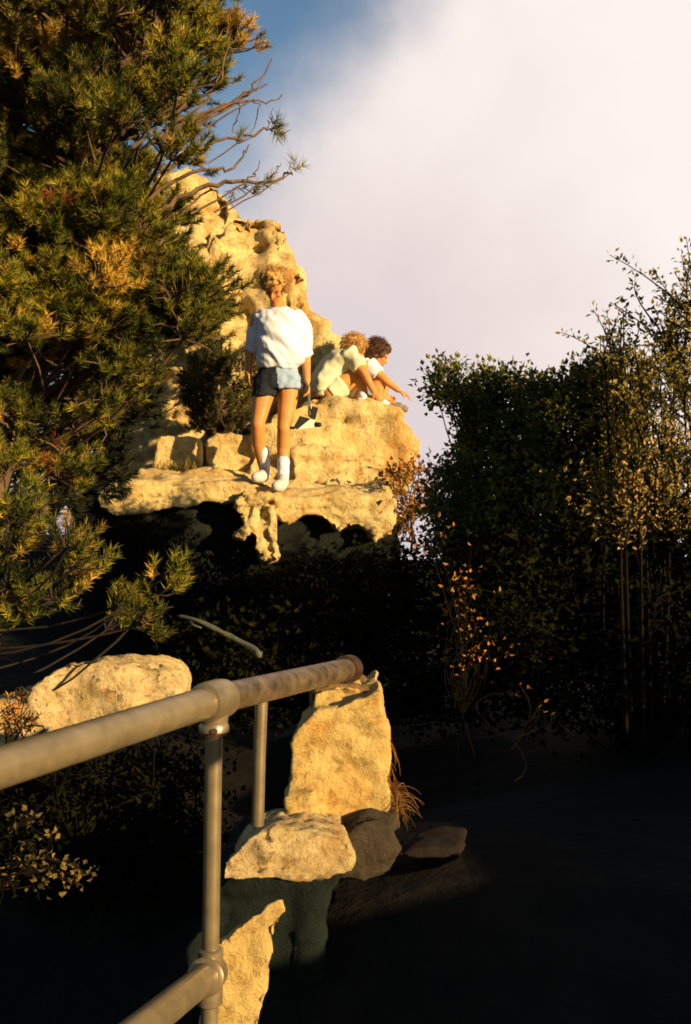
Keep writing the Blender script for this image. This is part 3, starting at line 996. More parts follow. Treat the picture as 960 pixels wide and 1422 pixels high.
# near-black growth added as shade under the ledge and across the hollow
shrub('shade_shrub', 'blackish shrub added as shade right under the ledge', gzb(-0.6, 7.2),
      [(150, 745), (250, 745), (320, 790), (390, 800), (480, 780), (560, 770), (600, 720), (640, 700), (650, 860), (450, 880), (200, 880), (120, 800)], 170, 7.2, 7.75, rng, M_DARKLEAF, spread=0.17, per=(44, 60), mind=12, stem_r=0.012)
shrub('shade_shrub', 'low black mass of leaves added as shade behind the far end of the pipe rail', gzb(0.1, 5.2),
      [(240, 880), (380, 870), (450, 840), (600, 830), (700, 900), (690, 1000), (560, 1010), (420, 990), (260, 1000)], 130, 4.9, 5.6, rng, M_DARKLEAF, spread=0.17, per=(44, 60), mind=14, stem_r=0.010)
shrub('shade_shrub', 'black low growth added as shade in the hollow below the left stretch of the top rail', gzb(-0.9, 3.3),
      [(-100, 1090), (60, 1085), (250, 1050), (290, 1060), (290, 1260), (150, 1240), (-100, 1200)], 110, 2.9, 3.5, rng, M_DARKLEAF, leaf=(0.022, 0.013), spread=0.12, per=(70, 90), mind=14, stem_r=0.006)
shrub('russet_shrub', 'tiny red brown bush at the left end of the pitted boulder', P(20, 1040, 3.75),
      [(5, 985), (35, 965), (50, 985), (45, 1010), (10, 1015)], 12, 3.7, 3.85, rng, M_RUSSET, leaf=(0.016, 0.010), spread=0.045, per=(16, 26), mind=5, stem_r=0.004)
# unseen shrubs right of the view, added to shade the hollow and rock face
shrub('oak_shrub', 'near-black oak shrub added past the right edge to shade the hollow', gzb(2.5, 3.4),
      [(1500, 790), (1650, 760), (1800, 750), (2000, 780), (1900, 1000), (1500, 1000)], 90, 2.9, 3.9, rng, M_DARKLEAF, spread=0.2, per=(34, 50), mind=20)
shrub('oak_shrub', 'tall oak shrub added past the right edge to shade the rock face', gzb(2.9, 5.6),
      [(1000, 620), (1100, 575), (1300, 570), (1500, 560), (1500, 900), (1000, 900)], 220, 5.2, 6.2, rng, M_OAK, spread=0.2, per=(44, 60), mind=18)

# ------------------------------------------------------------------ small natural things
gw = Geo()
tube(gw, smooth_path([P(246, 855, 4.6), P(275, 862, 4.55), (P(320, 884, 4.5)), P(350, 900, 4.45), P(362, 912, 4.4)], 4), np.concatenate([[0.004], np.linspace(0.008, 0.015, 15) * rng.uniform(0.8, 1.25, 15), [0.006]]), 8)
tube(gw, [P(262, 860, 4.57), P(268, 868, 4.5), P(280, 872, 4.48)], [0.008, 0.006, 0.003], 5)
tag(obj('fallen_branch', gw, M_GREYWOOD, smooth=True, base=P(300, 885, 4.5)), 'grey green fallen branch slanting down behind the pipe rail', 'branch')

rock('rock_strip', [
    ([(328, 700), (335, 684), (388, 684), (384, 712), (372, 726), (378, 752), (384, 778), (366, 784), (356, 758), (350, 738), (336, 732)], 7.84, (0, 0.22, 0.0), 0.85),
    ([(322, 745), (330, 730), (345, 736), (338, 752)], 7.82, (0, 0.12, 0), 0.85),
], 0.016, 0.045, 8, 17, 'ragged strip of pale crumbling rock hanging below the ledge under the woman\'s feet', facet=1.2, smooth=1)
gg = Geo()
n = 70
b = np.array([P(545 + rng.normal(0, 5), 1085 + rng.uniform(0, 45), 2.62) for _ in range(n)])
for p in b:
    e_ = p + np.array([abs(rng.normal(0, 0.03)), rng.normal(-0.02, 0.02), -rng.uniform(0.0, 0.045)])
    tube(gg, curve(p, e_, np.array([0.004, 0, 0.012]), 5), [0.0009, 0.0009, 0.0008, 0.0006, 0.0003], 3, cap=False)
for k in range(18):
    p = P(538 + rng.normal(0, 3), 1020 + rng.uniform(0, 60), 2.62)
    tube(gg, curve(p, p + np.array([rng.uniform(0.0, 0.03), -0.01, -rng.uniform(0.03, 0.07)]), np.array([0.006, 0, 0]), 5), [0.0009, 0.0009, 0.0008, 0.0006, 0.0003], 3, cap=False)
tag(obj('dry_grass_tuft', gg, M_STRAW, base=P(545, 1130, 2.62)), 'dry straw coloured grass tuft clinging to the right side of the yellow stone block', 'grass tuft')

gg = Geo()
for k in range(120):
    p = P(rng.uniform(212, 282), 654 + rng.uniform(-2, 6), 8.6)
    tube(gg, curve(p, p + np.array([rng.normal(0, 0.04), rng.normal(0, 0.03), rng.uniform(0.04, 0.12)]), rng.normal(0, 0.01, 3), 4), [0.004, 0.003, 0.002, 0.001], 3, cap=False)
tag(obj('grass_tuft', gg, M_OLIVE, base=P(245, 660, 8.85)), 'low fringe of grass at the foot of the small square block', 'grass tuft')

# ------------------------------------------------------------------ pipe railing
JN = P(298, 972, 1.9)
LEFT = P(-120, 1112, 1.10)
dirn = unit(JN - P(0, 1066, 1.40))
NEAR = JN - dirn * 1.25
END = P(484, 929, 2.62)
ZB = P(292, 1352, 1.9)
rail = thing('railing', 'worn galvanised pipe railing running from the lower left to the yellow stone block', 'railing', (JN[0], JN[1], 0.25))
RR = 0.0275
g = Geo(); tube(g, [NEAR, JN], RR, 24); obj('top_rail', g, M_PIPE, rail, True)
g = Geo(); tube(g, [JN, END], RR * 0.97, 24); tag(obj('top_rail', g, M_PIPEB, rail, True), 'far length of top rail, mottled brown')
g = Geo(); ed_ = unit(END - JN); tube(g, [END - ed_ * 0.03, END - ed_ * 0.028, END + ed_ * 0.012, END + ed_ * 0.014], [0.026, 0.034, 0.034, 0.022], 20)
tag(obj('end_cap', g, M_RUST, rail, True), 'dark rusty end collar')
# tee fitting: collar round the rail + socket round the post
g = Geo()
tube(g, [JN - dirn * 0.036, JN - dirn * 0.033, JN - dirn * 0.02, JN + ed_ * 0.02, JN + ed_ * 0.033, JN + ed_ * 0.036], [0.030, 0.0345, 0.0355, 0.0355, 0.0345, 0.030], 28)
zz = np.array([0, 0, 1.0])
pv = unit(ZB - JN)
tube(g, [JN + pv * 0.01, JN + pv * 0.040, JN + pv * 0.045, JN + pv * 0.055, JN + pv * 0.058], [0.028, 0.0235, 0.0265, 0.0265, 0.020], 24)
obj('tee_fitting', g, M_PIPE, rail, True)
g = Geo(); tube(g, [JN + pv * 0.057, JN + pv * 0.063], [0.0205, 0.0205], 20); tag(obj('rust_ring', g, M_RUST, rail, True), 'rusty ring under the tee fitting')
g = Geo(); tube(g, [JN + pv * 0.05, ZB + pv * 0.62], 0.0152, 20); obj('post', g, M_PIPE, rail, True)
for c_ in (JN + ed_ * 0.0 + np.array([0.012, -0.036, 0.004]), JN + pv * 0.05 + np.array([0.004, -0.0265, 0])):
    g = Geo(); tube(g, [c_ + np.array([0, 0.004, 0]), c_ - np.array([0, 0.004, 0])], [0.0055, 0.0050], 10); obj('set_screw', g, M_RUST, rail)
LD = unit(P(215, 1408, 1.64) - P(286, 1352, 1.9))
g = Geo(); tube(g, [ZB, ZB + LD * 1.1], RR * 0.9, 24); obj('lower_rail', g, M_PIPE, rail, True)
g = Geo()
tube(g, [ZB - pv * 0.045, ZB - pv * 0.042, ZB + pv * 0.052, ZB + pv * 0.056], [0.018, 0.0225, 0.0225, 0.017], 24)
tube(g, [ZB - LD * 0.014, ZB + LD * 0.03, ZB + LD * 0.034], [0.029, 0.033, 0.027], 24)
obj('tee_fitting', g, M_PIPE, rail, True)
g = Geo()
SP0 = JN + (END - JN) * 0.36
sp_ = smooth_path([P(364, 962, SP0[1]), P(362, 1010, SP0[1]), P(360, 1062, SP0[1]), P(359, 1105, SP0[1]), P(358, 1146, SP0[1])], 4)
tube(g, sp_, np.full(len(sp_), 0.0125), 16)
tag(obj('post', g, M_PIPE, rail, True), 'thinner second post under the far length of rail')

for o in rail.children:    # crisp fitting edges
    o.data.set_sharp_from_angle(angle=R(38))

# ------------------------------------------------------------------ people
S_ = 8.2 / FPX


def W(px, py, dy=0.0):
    return P(px, py, 8.2 + dy) if False else np.array([(px - 480) * S_, 8.2 + dy, EYE + (711 - py) * S_])


def hand(g, wrist, dirv, palm_n, curl=0.5, size=1.0, thumb_side=1.0):
    """palm, four unequal fingers with two bends, and a thumb leaving the side of the palm"""
    d = unit(dirv)
    n = unit(np.asarray(palm_n, float) - d * np.dot(palm_n, d))
    sd = np.cross(d, n)
    pc = wrist + d * 0.085 * size
    capsule(g, wrist, 0.022 * size, pc, 0.030 * size, 10, 0.5, sd)
    for k, (o, L) in enumerate(((-0.027, 0.070), (-0.009, 0.078), (0.009, 0.073), (0.026, 0.058))):
        p = pc + sd * o * size
        a = d
        for j, f in enumerate((0.45, 0.30, 0.25)):
            a = unit(a + n * curl * (0.6 + 0.5 * j))
            q = p + a * L * f * size
            capsule(g, p, (0.0098 - 0.001 * j) * size, q, (0.0090 - 0.001 * j) * size, 8)
            p = q
    b = wrist + d * 0.035 * size - sd * 0.026 * thumb_side * size
    m_ = b + (d * 0.032 - sd * 0.024 * thumb_side + n * 0.012) * size
    capsule(g, b, 0.012 * size, m_, 0.0105 * size, 8)
    capsule(g, m_, 0.0105 * size, m_ + (d * 0.028 + n * 0.018) * size, 0.008 * size, 8)


def head(g, c, fwd, up, s=1.0):
    """skull, jaw, nose, brow, ears looking along fwd"""
    f = unit(fwd); u_ = unit(np.asarray(up) - f * np.dot(up, f)); r = np.cross(f, u_)
    M = np.stack([r, f, u_], 1)
    ellipsoid(g, c + u_ * 0.03 * s, np.array([0.074, 0.095, 0.085]) * s, M)
    ellipsoid(g, c + f * 0.03 * s - u_ * 0.045 * s, np.array([0.055, 0.062, 0.068]) * s, M)
    capsule(g, c + f * 0.055 * s - u_ * 0.095 * s, 0.022 * s, c + f * 0.06 * s - u_ * 0.088 * s, 0.024 * s)
    capsule(g, c + f * 0.088 * s + u_ * 0.005 * s, 0.010 * s, c + f * 0.112 * s - u_ * 0.033 * s, 0.014 * s)
    for sgn in (-1, 1):
        capsule(g, c + f * 0.083 * s + u_ * 0.018 * s + r * sgn * 0.012 * s, 0.012 * s, c + f * 0.07 * s + u_ * 0.02 * s + r * sgn * 0.05 * s, 0.012 * s)
        ellipsoid(g, c + r * sgn * 0.076 * s - f * 0.01 * s - u_ * 0.015 * s, np.array([0.010, 0.018, 0.030]) * s, M, 10, 6)
        ellipsoid(g, c + f * 0.066 * s + r * sgn * 0.038 * s - u_ * 0.028 * s, np.array([0.024, 0.02, 0.02]) * s, M, 10, 6)
    return f, u_, r


def face_parts(t, c, f, u_, r, s=1.0):
    for sgn in (-1, 1):
        g = Geo(); ellipsoid(g, c + f * 0.088 * s + r * sgn * 0.031 * s + u_ * 0.002 * s, np.array([0.010, 0.005, 0.005]) * s, np.stack([r, f, u_], 1), 10, 6)
        obj('eye', g, M_EYE, t, True)
    g = Geo(); ellipsoid(g, c + f * 0.091 * s - u_ * 0.064 * s, np.array([0.024, 0.008, 0.008]) * s, np.stack([r, f, u_], 1), 12, 6)
    obj('mouth', g, M_LIP, t, True)


def hair_strands(g, c, radius, rng, count, curl, length, fwd, up, face_open=0.55, w=0.0022):
    """locks that leave the scalp and curl; the face stays open"""
    f, u_ = unit(fwd), unit(up)
    k = 0
    while k < count:
        d = unit(rng.normal(size=3))
        if np.dot(d, f) > face_open and np.dot(d, u_) < 0.45:
            continue
        if np.dot(d, u_) < -0.5:
            continue
        k += 1
        p = c + d * radius * rng.uniform(0.92, 1.0)
        a = unit(d + rng.normal(0, 0.5, 3))
        pts = [p]
        ax = unit(rng.normal(size=3))
        for j in range(5):
            a = unit(a + curl * np.cross(ax, a) - 0.18 * u_ - 0.25 * np.dot(a, d) * d * 0.3)
            pts.append(pts[-1] + a * length / 5)
        tube(g, pts, np.linspace(w, w * 0.4, 6), 4, cap=False)


# ---- the standing woman
wm = thing('person', 'woman in baggy white shirt and short shorts standing on the ledge looking down', 'person', (W(384, 680)[0], 8.15, W(384, 682)[2]))
g = Geo()
HC = W(384, 400, -0.10)
HF = np.array([-0.22, -0.66, -0.78]); HU = np.array([0.02, -0.72, 0.7])
hf, hu, hr = head(g, HC, HF, HU, 1.02)
capsule(g, W(386, 437, 0.03), 0.062, W(385, 412, -0.05), 0.050)
# torso
SHR, SHL, PEL = W(357, 442, 0.03), W(416, 439, 0.03), W(386, 522, 0.0)
capsule(g, W(363, 446, 0.03), 0.055, W(410, 444, 0.03), 0.055)
loft(g, [(W(386, 432, 0.03), (0.07, 0, 0), (0, 0.06, 0)), (W(387, 446, 0.02), (0.145, 0, 0), (0, 0.085, 0)), (W(387, 465, 0.0), (0.15, 0, 0), (0, 0.11, 0)), (W(386, 495, 0.01), (0.128, 0, 0), (0, 0.095, 0)), (W(386, 518, 0.01), (0.155, 0, 0), (0, 0.11, 0)), (W(386, 538, 0.01), (0.15, 0, 0), (0, 0.11, 0))])
# arms
ER, WRR = W(346, 485, 0.05), W(345, 518, 0.03)
capsule(g, SHR, 0.052, ER, 0.040); capsule(g, ER, 0.040, WRR, 0.027)
hand(g, WRR, W(348, 540, -0.02) - WRR, np.array([1, 0, 0]), 0.3, 0.95, 1)
EL, WRL = W(424, 484, 0.05), W(427, 530, -0.05)
capsule(g, SHL, 0.052, EL, 0.040); capsule(g, EL, 0.041, WRL, 0.027)
hand(g, WRL, W(430, 552, -0.08) - WRL, np.array([-0.9, -0.2, 0]), 0.85, 0.95, -1)
# legs
for hip, thigh, knee, calf, ank, toe in (
        (W(372, 532, 0.01), W(365, 556, -0.02), W(359, 590, -0.06), W(359, 616, 0.02), W(365, 654, 0.14), W(363, 669, -0.08)),
        (W(400, 532, 0.01), W(400, 556, -0.02), W(395, 596, -0.07), W(394, 622, -0.01), W(394, 663, -0.04), W(393, 682, -0.26))):
    capsule(g, hip, 0.086, thigh, 0.076, 14); capsule(g, thigh, 0.076, knee, 0.052, 14); capsule(g, knee, 0.052, calf, 0.052, 14); capsule(g, calf, 0.052, ank, 0.033, 14)
    capsule(g, ank, 0.034, toe + np.array([0, 0.05, 0.03]), 0.030)
body = remesh(g, 0.0075, 3)
obj('body', body, M_SKIN, wm, True)
face_parts(wm, HC, hf, hu, hr, 1.02)
# hair
g = Geo()
ellipsoid(g, HC + hu * 0.040 - hf * 0.018, (0.098, 0.105, 0.098), np.stack([hr, hf, hu], 1))
ellipsoid(g, HC + hu * 0.095 + hf * 0.045, (0.08, 0.055, 0.052), np.stack([hr, hf, hu], 1))
for sg in (-1, 1):
    ellipsoid(g, HC + hr * sg * 0.074 - hu * 0.01 - hf * 0.02, (0.03, 0.06, 0.06), np.stack([hr, hf, hu], 1))
hg = fold(remesh(g, 0.009, 2), 0.018, 28, 3)
hrng = np.random.default_rng(5)
hair_strands(hg, HC + hu * 0.035 - hf * 0.015, 0.105, hrng, 620, 0.35, 0.060, hf, hu)
obj('hair', hg, M_BLOND, wm)
# shirt: loose, bloused over the shorts, sleeves to the elbow
g = Geo()
loft(g, [(W(386, 427, 0.0), (0.075, 0, 0), (0, 0.072, 0)), (W(386, 432, 0.01), (0.145, 0, -0.005), (0, 0.10, 0)), (W(387, 446, 0.0), (0.166, 0, 0.0), (0, 0.12, 0)), (W(387, 472, -0.02), (0.166, 0, 0), (0, 0.135, 0)), (W(389, 492, -0.02), (0.172, 0, -0.01), (0, 0.145, 0)), (W(388, 505, -0.01), (0.166, 0, -0.01), (0, 0.14, 0)), (W(387, 513, 0.0), (0.145, 0, -0.012), (0, 0.125, 0))], 28)
for sh, el, r0, r1 in ((W(361, 441, 0.03), W(349, 489, 0.06), 0.072, 0.066), (W(412, 439, 0.03), W(424, 494, 0.06), 0.074, 0.070)):
    d = unit(el - sh)
    a, b_ = frame_of(d)
    loft(g, [(sh, a * r0, b_ * r0), (sh * 0.5 + el * 0.5, a * (r0 + 0.012), b_ * (r0 + 0.015)), (el, a * r1, b_ * r1)], 18)
ellipsoid(g, W(363, 443, 0.03), (0.072, 0.084, 0.066)); ellipsoid(g, W(411, 441, 0.03), (0.074, 0.084, 0.066))
sg_ = fold(remesh(g, 0.010, 4), 0.030, 6.0, 2, (1.25, 1, 0.7), SHEAR)
sg_ = fold(sg_, 0.010, 14, 6, (1.3, 1, 0.6), SHEAR)
obj('shirt', sg_, M_WHITE, wm, True)
# collar band
g = Geo()
cc = [W(385, 429, 0.0) + np.array([0.078 * math.cos(a), 0.075 * math.sin(a), 0.012 * math.sin(a)]) for a in np.linspace(0, 2 * math.pi, 25)]
tube(g, cc, 0.008, 6, cap=False)
obj('collar', g, M_WHITE, wm, True)
# shorts: dark on her right, pale blue on her left
def shorts(xoff):
    g = Geo()
    loft(g, [(W(386, 508, 0.01), (0.140, 0, 0), (0, 0.115, 0)), (W(386, 522, 0.01), (0.172, 0, 0), (0, 0.125, 0)), (W(386, 534, 0.01), (0.172, 0, 0), (0, 0.135, 0)), (W(386, 541, 0.01), (0.14, 0, 0), (0, 0.125, 0))], 24)
    for hx, kx in ((370, 367), (402, 401)):
        loft(g, [(W(hx, 524, 0.01), (0.098, 0, 0), (0, 0.115, 0)), (W(hx, 538, 0.0), (0.102, 0, 0), (0, 0.112, 0)), (W(kx, 551 if hx < 386 else 541, -0.01), (0.096, 0, 0.0), (0, 0.105, 0))], 20)
    return fold(remesh(g, 0.009, 2), 0.008, 18, 4)
full = shorts(0)
def half(geo, side):
    v = geo.v[0]
    xs = W(386, 520)[0]
    q = geo.q[0]
    cx = v[q][:, :, 0].mean(1) - xs + 0.12 * (v[q][:, :, 2].mean(1) - W(386, 520)[2])
    keep = q[(cx < 0) if side < 0 else (cx >= 0)]
    ids, inv = np.unique(keep, return_inverse=True)
    h = Geo(); h.add(v[ids], None, inv.reshape(-1, 4)); return h
sh_o = obj('shorts', half(full, 1), M_DENIM, wm, True)
tag(sh_o, 'pale blue side of the shorts')
tag(obj('shorts', half(full, -1), M_NAVY, wm, True), 'dark side of the shorts')
# socks and shoes
for ank, toe in ((W(366, 654, 0.14), W(363, 669, -0.08)), (W(394, 663, -0.04), W(393, 682, -0.26))):
    top = W(365, 626, 0.05) if ank[0] < W(380, 0)[0] else W(394, 640, -0.03)
    g = Geo(); capsule(g, top, 0.048, ank, 0.044); sk = fold(remesh(g, 0.008, 2), 0.004, 40, 5)
    obj('sock', sk, M_WHITE, wm, True)
    g = Geo()
    fl = toe[2] + 0.0
    heel = np.array([ank[0], ank[1] + 0.05, ank[2] - 0.035])
    capsule(g, heel, 0.042, np.array([toe[0], toe[1] + 0.06, fl + 0.04]), 0.044, 14)
    capsule(g, np.array([ank[0], ank[1] + 0.01, ank[2] - 0.0]), 0.046, np.array([toe[0], toe[1] + 0.10, fl + 0.045]), 0.040, 14)
    capsule(g, np.array([toe[0] - 0.012, toe[1] + 0.06, fl + 0.035]), 0.050, np.array([toe[0] - 0.03, toe[1] - 0.03, fl + 0.03]), 0.040, 14)
    shz = remesh(g, 0.008, 3)
    so = obj('shoe', shz, M_CANVAS, wm, True)

# ---- camera hanging from her hand on a wrist strap
HL = W(430, 549, -0.09)
cm = thing('handheld_camera', 'black and cream camera hanging on a strap from the standing woman\'s hand', 'camera', W(425, 585, -0.09))
zc = lambda x, y, dy=-0.09: W(300 + x / 3.0, 350 + y / 3.0, dy)
def slab(g, pts, th=0.03, dy=-0.09):
    f = [zc(x, y, dy - th / 2) for x, y in pts]; b_ = [zc(x, y, dy + th / 2) for x, y in pts]
    n = len(f)
    g.add(f + b_, None, [(i, (i + 1) % n, n + (i + 1) % n, n + i) for i in range(n)] + ([(0, 3, 2, 1), (4, 5, 6, 7)] if n == 4 else []))
g = Geo(); slab(g, [(328, 738), (340, 742), (398, 700), (384, 684), (350, 690)][:4] if False else [(326, 736), (344, 742), (396, 700), (352, 688)], 0.05)
obj('body', g, M_BLACK, cm)
g = Geo(); slab(g, [(392, 695), (415, 702), (427, 655), (403, 647)], 0.045)
tag(obj('flip_cover', g, M_BLACK, cm), 'raised black cover')
g = Geo(); slab(g, [(344, 744), (412, 736), (414, 702), (368, 700)], 0.036, -0.085)
tag(obj('front_plate', g, M_CREAM, cm), 'cream front plate')
g = Geo(); capsule(g, zc(418, 723, -0.09), 0.020, zc(432, 724, -0.10), 0.018, 12)
obj('lens', g, M_BLACK, cm)
g = Geo(); capsule(g, zc(313, 735), 0.009, zc(326, 737), 0.010, 8)
obj('shutter_button', g, M_BLACK, cm)
g = Geo()
tube(g, smooth_path([zc(387, 560), zc(386, 600), zc(388, 650), zc(390, 690)], 3), 0.007, 6)
tube(g, smooth_path([zc(391, 560, -0.075), zc(392, 610, -0.075), zc(394, 650, -0.08), zc(400, 692)], 3), 0.006, 6)
obj('strap', g, M_BLACK, cm)

# ---- the two people sitting on the boulder
D2 = 9.35
S2 = D2 / FPX
def Z2(x, y, dy=0.0):
    """from the enlarged (3x) crop of the photograph whose corner is at 300, 350"""
    px, py = 300 + x / 3.0, 350 + y / 3.0
    return np.array([(px - 480) * S2, D2 + dy, EYE + (711 - py) * S2])

pa = thing('person', 'fair haired person in loose pale green shirt sitting hunched with knees up', 'person', Z2(470, 610))
g = Geo()
HA = Z2(578, 405, 0.02)
fa, ua, ra = head(g, HA, np.array([0.75, 0.55, -0.35]), np.array([0.3, 0.0, 0.95]), 0.95)
capsule(g, Z2(548, 450, 0.0), 0.055, HA - ua * 0.06, 0.047)
loft(g, [(Z2(455, 600), (0.0, 0.15, 0), (0.13, 0, 0.03)), (Z2(452, 565), (0.0, 0.165, 0), (0.12, 0, -0.03)), (Z2(485, 510), (0, 0.14, 0), (0.09, 0, -0.06)), (Z2(525, 460), (0, 0.165, 0), (0.08, 0, -0.08)), (Z2(552, 442), (0, 0.10, 0), (0.05, 0, -0.05))])
KA = Z2(606, 478, -0.10); AA = Z2(618, 612, -0.12)
KA2 = Z2(612, 486, 0.12); AA2 = Z2(640, 610, 0.10)
for hp, kn, an, dy in ((Z2(478, 592, -0.10), KA, AA, 0), (Z2(482, 592, 0.1), KA2, AA2, 0)):
    capsule(g, hp, 0.088, kn, 0.058, 14); capsule(g, kn, 0.056, (kn + an) / 2 + np.array([-0.02, 0, 0]), 0.053, 14); capsule(g, (kn + an) / 2 + np.array([-0.02, 0, 0]), 0.053, an, 0.035, 14)
    capsule(g, an, 0.034, an + np.array([0.15, -0.02, -0.03]), 0.028)
SA = Z2(565, 448, -0.17); EA = Z2(618, 520, -0.22); WA = Z2(652, 585, -0.18)
capsule(g, Z2(552, 446, -0.05), 0.06, SA, 0.052); capsule(g, SA, 0.050, EA, 0.040); capsule(g, EA, 0.040, WA, 0.028)
hand(g, WA, np.array([0.6, 0, -0.8]), np.array([0, 1, 0]), 0.35, 0.95, 1)
capsule(g, Z2(552, 446, 0.05), 0.06, Z2(570, 450, 0.17), 0.05); capsule(g, Z2(570, 450, 0.17), 0.048, Z2(615, 500, 0.2), 0.038); capsule(g, Z2(615, 500, 0.2), 0.038, Z2(650, 560, 0.1), 0.028)
hand(g, Z2(650, 560, 0.1), np.array([0.6, 0, -0.8]), np.array([0, -1, 0]), 0.35, 0.95, 1)
obj('body', remesh(g, 0.009, 3), M_SKIN, pa, True)
face_parts(pa, HA, fa, ua, ra, 0.95)
g = Geo(); ellipsoid(g, HA + ua * 0.035 - fa * 0.02, (0.09, 0.10, 0.095), np.stack([ra, fa, ua], 1)); ellipsoid(g, HA - ua * 0.03 - fa * 0.06, (0.075, 0.05, 0.07), np.stack([ra, fa, ua], 1))
hg = fold(remesh(g, 0.01, 2), 0.009, 22, 7); hair_strands(hg, HA + ua * 0.03 - fa * 0.02, 0.098, hrng, 700, 0.12, 0.05, fa, ua)
obj('hair', hg, M_BLOND, pa)
g = Geo()
loft(g, [(Z2(440, 588), (0.0, 0.19, 0), (0.10, 0, 0.0)), (Z2(452, 548), (0.0, 0.20, 0), (0.125, 0, -0.04)), (Z2(490, 498), (0, 0.18, 0), (0.115, 0, -0.085)), (Z2(528, 458), (0, 0.205, 0), (0.095, 0, -0.10)), (Z2(556, 436), (0, 0.15, 0), (0.06, 0, -0.065)), (Z2(566, 428), (0, 0.08, 0), (0.04, 0, -0.04))], 24)
for y_, sh, el in ((0, SA, SA * 0.35 + EA * 0.65), (1, Z2(570, 450, 0.17), Z2(600, 485, 0.19))):
    d = unit(el - sh); a, b_ = frame_of(d)
    loft(g, [(sh - d * 0.06, a * 0.075, b_ * 0.075), (el, a * 0.070, b_ * 0.078)], 16)
obj('shirt', fold(remesh(g, 0.012, 4), 0.018, 10, 8), M_YELLOW, pa, True)
g = Geo()
loft(g, [(Z2(455, 606), (0.0, 0.17, 0), (0.12, 0, 0.0)), (Z2(458, 575), (0.0, 0.175, 0), (0.12, 0, 0.0)), (Z2(462, 560), (0.0, 0.15, 0), (0.10, 0, 0.0))], 20)
for dy in (-0.1, 0.1):
    a0, b0 = Z2(478, 592, dy), Z2(530, 550, dy); d = unit(b0 - a0); a, b_ = frame_of(d)
    loft(g, [(a0, a * 0.098, b_ * 0.098), (b0, a * 0.092, b_ * 0.092)], 18)
obj('shorts', fold(remesh(g, 0.011, 2), 0.008, 16, 4), M_OLIVE if False else M_YELLOW, pa, True)
for an in (AA, AA2):
    g = Geo(); capsule(g, an + np.array([-0.015, 0, 0.03]), 0.041, an + np.array([0, 0, -0.01]), 0.041)
    obj('sock', remesh(g, 0.009, 2), M_WHITE, pa, True)
    g = Geo(); capsule(g, an + np.array([-0.03, 0, -0.03]), 0.040, an + np.array([0.10, -0.01, -0.045]), 0.040); capsule(g, an + np.array([0.08, -0.01, -0.045]), 0.042, an + np.array([0.17, -0.02, -0.05]), 0.034)
    obj('shoe', remesh(g, 0.009, 3), M_WHITE, pa, True)

pb = thing('person', 'dark haired person in white shirt sitting at the boulder edge with an arm stretched out', 'person', Z2(660, 640, 0.25))
g = Geo()
HB = Z2(676, 408, 0.25)
fb, ub, rb = head(g, HB, np.array([0.88, 0.1, -0.45]), np.array([0.42, 0, 0.9]), 0.97)
capsule(g, Z2(648, 458, 0.25), 0.055, HB - ub * 0.06, 0.047)
loft(g, [(Z2(600, 620, 0.27), (0.0, 0.15, 0), (0.12, 0, 0.0)), (Z2(598, 580, 0.27), (0.0, 0.15, 0), (0.11, 0, -0.02)), (Z2(612, 530, 0.26), (0, 0.14, 0), (0.09, 0, -0.04)), (Z2(636, 475, 0.25), (0, 0.16, 0), (0.085, 0, -0.05)), (Z2(650, 450, 0.25), (0, 0.09, 0), (0.05, 0, 0.04))])
SB = Z2(652, 476, 0.08); EB = Z2(712, 535, 0.05); WB = Z2(760, 572, 0.05)
capsule(g, Z2(648, 470, 0.2), 0.055, SB, 0.05); capsule(g, SB, 0.048, EB, 0.037); capsule(g, EB, 0.037, WB, 0.026)
hand(g, WB, np.array([0.8, 0, -0.45]), np.array([0, 0.3, -1]), 0.25, 0.95, 1)
SB2 = Z2(655, 476, 0.42); EB2 = Z2(690, 540, 0.45); WB2 = Z2(716, 575, 0.38)
capsule(g, Z2(648, 470, 0.3), 0.055, SB2, 0.05); capsule(g, SB2, 0.048, EB2, 0.037); capsule(g, EB2, 0.037, WB2, 0.026)
hand(g, WB2, np.array([0.6, 0, -0.8]), np.array([0, -1, 0]), 0.35, 0.95, 1)
LB = []
for dy, kx, ax_ in ((0.12, 692, 672), (0.36, 706, 700)):
    hp, kn, an = Z2(612, 605, dy), Z2(kx, 532, dy - 0.02), Z2(ax_ + 8, 615, dy - 0.02)
    LB.append(an)
    capsule(g, hp, 0.085, kn, 0.056, 14); md = (kn + an) / 2 + np.array([-0.02, 0, 0]); capsule(g, kn, 0.055, md, 0.052, 14); capsule(g, md, 0.052, an, 0.035, 14)
    capsule(g, an, 0.034, an + np.array([0.14, -0.02, -0.03]), 0.028)
obj('body', remesh(g, 0.009, 3), M_SKIN, pb, True)
face_parts(pb, HB, fb, ub, rb, 0.97)
g = Geo(); ellipsoid(g, HB + ub * 0.035 - fb * 0.015, (0.094, 0.105, 0.098), np.stack([rb, fb, ub], 1)); ellipsoid(g, HB - ub * 0.02 - fb * 0.06, (0.08, 0.055, 0.07), np.stack([rb, fb, ub], 1)); ellipsoid(g, HB + ub * 0.08 + fb * 0.05, (0.07, 0.05, 0.04), np.stack([rb, fb, ub], 1))
hg = fold(remesh(g, 0.01, 2), 0.010, 22, 9); hair_strands(hg, HB + ub * 0.03 - fb * 0.02, 0.104, hrng, 700, 0.18, 0.045, fb, ub)
obj('hair', hg, M_BROWN, pb)
g = Geo()
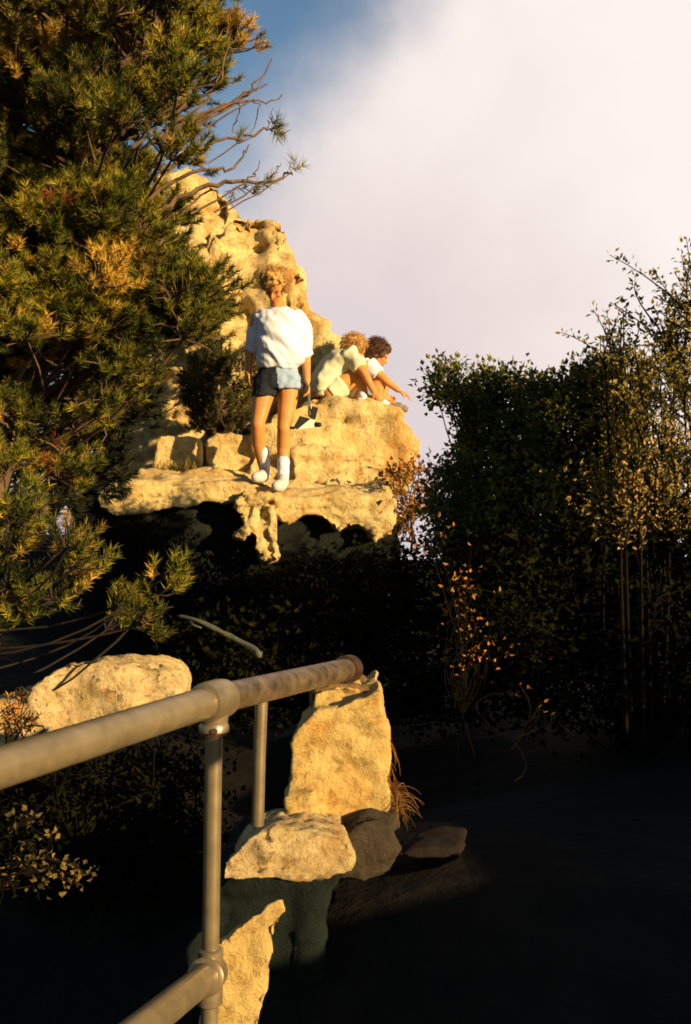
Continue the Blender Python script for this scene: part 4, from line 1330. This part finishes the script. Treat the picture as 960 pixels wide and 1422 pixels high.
loft(g, [(Z2(600, 598, 0.27), (0.0, 0.18, 0), (0.12, 0, 0.0)), (Z2(606, 555, 0.27), (0.0, 0.18, 0), (0.12, 0, -0.02)), (Z2(620, 505, 0.26), (0, 0.17, 0), (0.11, 0, -0.05)), (Z2(642, 466, 0.25), (0, 0.18, 0), (0.09, 0, -0.06)), (Z2(656, 448, 0.25), (0, 0.09, 0), (0.055, 0, -0.045))], 24)
for sh, el in ((SB, SB * 0.5 + EB * 0.5), (SB2, SB2 * 0.4 + EB2 * 0.6)):
    d = unit(el - sh); a, b_ = frame_of(d)
    loft(g, [(sh - d * 0.05, a * 0.072, b_ * 0.072), (el, a * 0.066, b_ * 0.07)], 16)
obj('shirt', fold(remesh(g, 0.012, 4), 0.014, 11, 12), M_WHITE, pb, True)
g = Geo()
loft(g, [(Z2(604, 622, 0.26), (0.0, 0.165, 0), (0.12, 0, 0.0)), (Z2(604, 590, 0.26), (0.0, 0.17, 0), (0.12, 0, 0.0))], 20)
for dy, kx in ((0.12, 692), (0.36, 706)):
    a0, b0 = Z2(612, 605, dy), Z2(656, 566, dy); d = unit(b0 - a0); a, b_ = frame_of(d)
    loft(g, [(a0, a * 0.094, b_ * 0.094), (b0, a * 0.088, b_ * 0.088)], 18)
obj('shorts', fold(remesh(g, 0.011, 2), 0.008, 16, 4), M_DENIM, pb, True)
for an in LB:
    g = Geo(); capsule(g, an + np.array([-0.012, 0, 0.05]), 0.041, an + np.array([0, 0, -0.01]), 0.041)
    obj('sock', remesh(g, 0.009, 2), M_WHITE, pb, True)
    g = Geo(); capsule(g, an + np.array([-0.03, 0, -0.03]), 0.042, an + np.array([0.10, -0.01, -0.045]), 0.042); capsule(g, an + np.array([0.08, -0.01, -0.045]), 0.044, an + np.array([0.18, -0.02, -0.05]), 0.036)
    obj('shoe', remesh(g, 0.009, 3), M_SHOE, pb, True)

# unseen snag added beside the camera; its limb shades a band of the post
BP = P(295, 1041, 1.9)
LP = BP + np.array([SH[0], SH[1], math.tan(SUN_EL)]) * 2.0
LDIR = np.array([-0.643, -0.766, -0.36])
sb = gzb(LP[0] - 0.643 * 1.15, LP[1] - 0.766 * 1.15)
sn = thing('shade_snag', 'unseen bare snag added beside the camera to shade the rail post', 'tree', sb)
g = Geo(); tube(g, smooth_path([sb, sb + np.array([0.02, 0.0, 0.35]), LP + LDIR * 1.15, LP + LDIR * 1.15 + np.array([-0.05, -0.12, 0.45])], 4), np.linspace(0.07, 0.02, 13), 10); obj('trunk', g, M_DEAD, sn, True)
g = Geo(); tube(g, [LP + LDIR * 1.17, LP + LDIR * 0.6, LP + LDIR * 0.1, LP - LDIR * 0.05, LP - LDIR * 0.14], [0.034, 0.029, 0.025, 0.023, 0.010], 10); obj('limb', g, M_DEAD, sn, True)
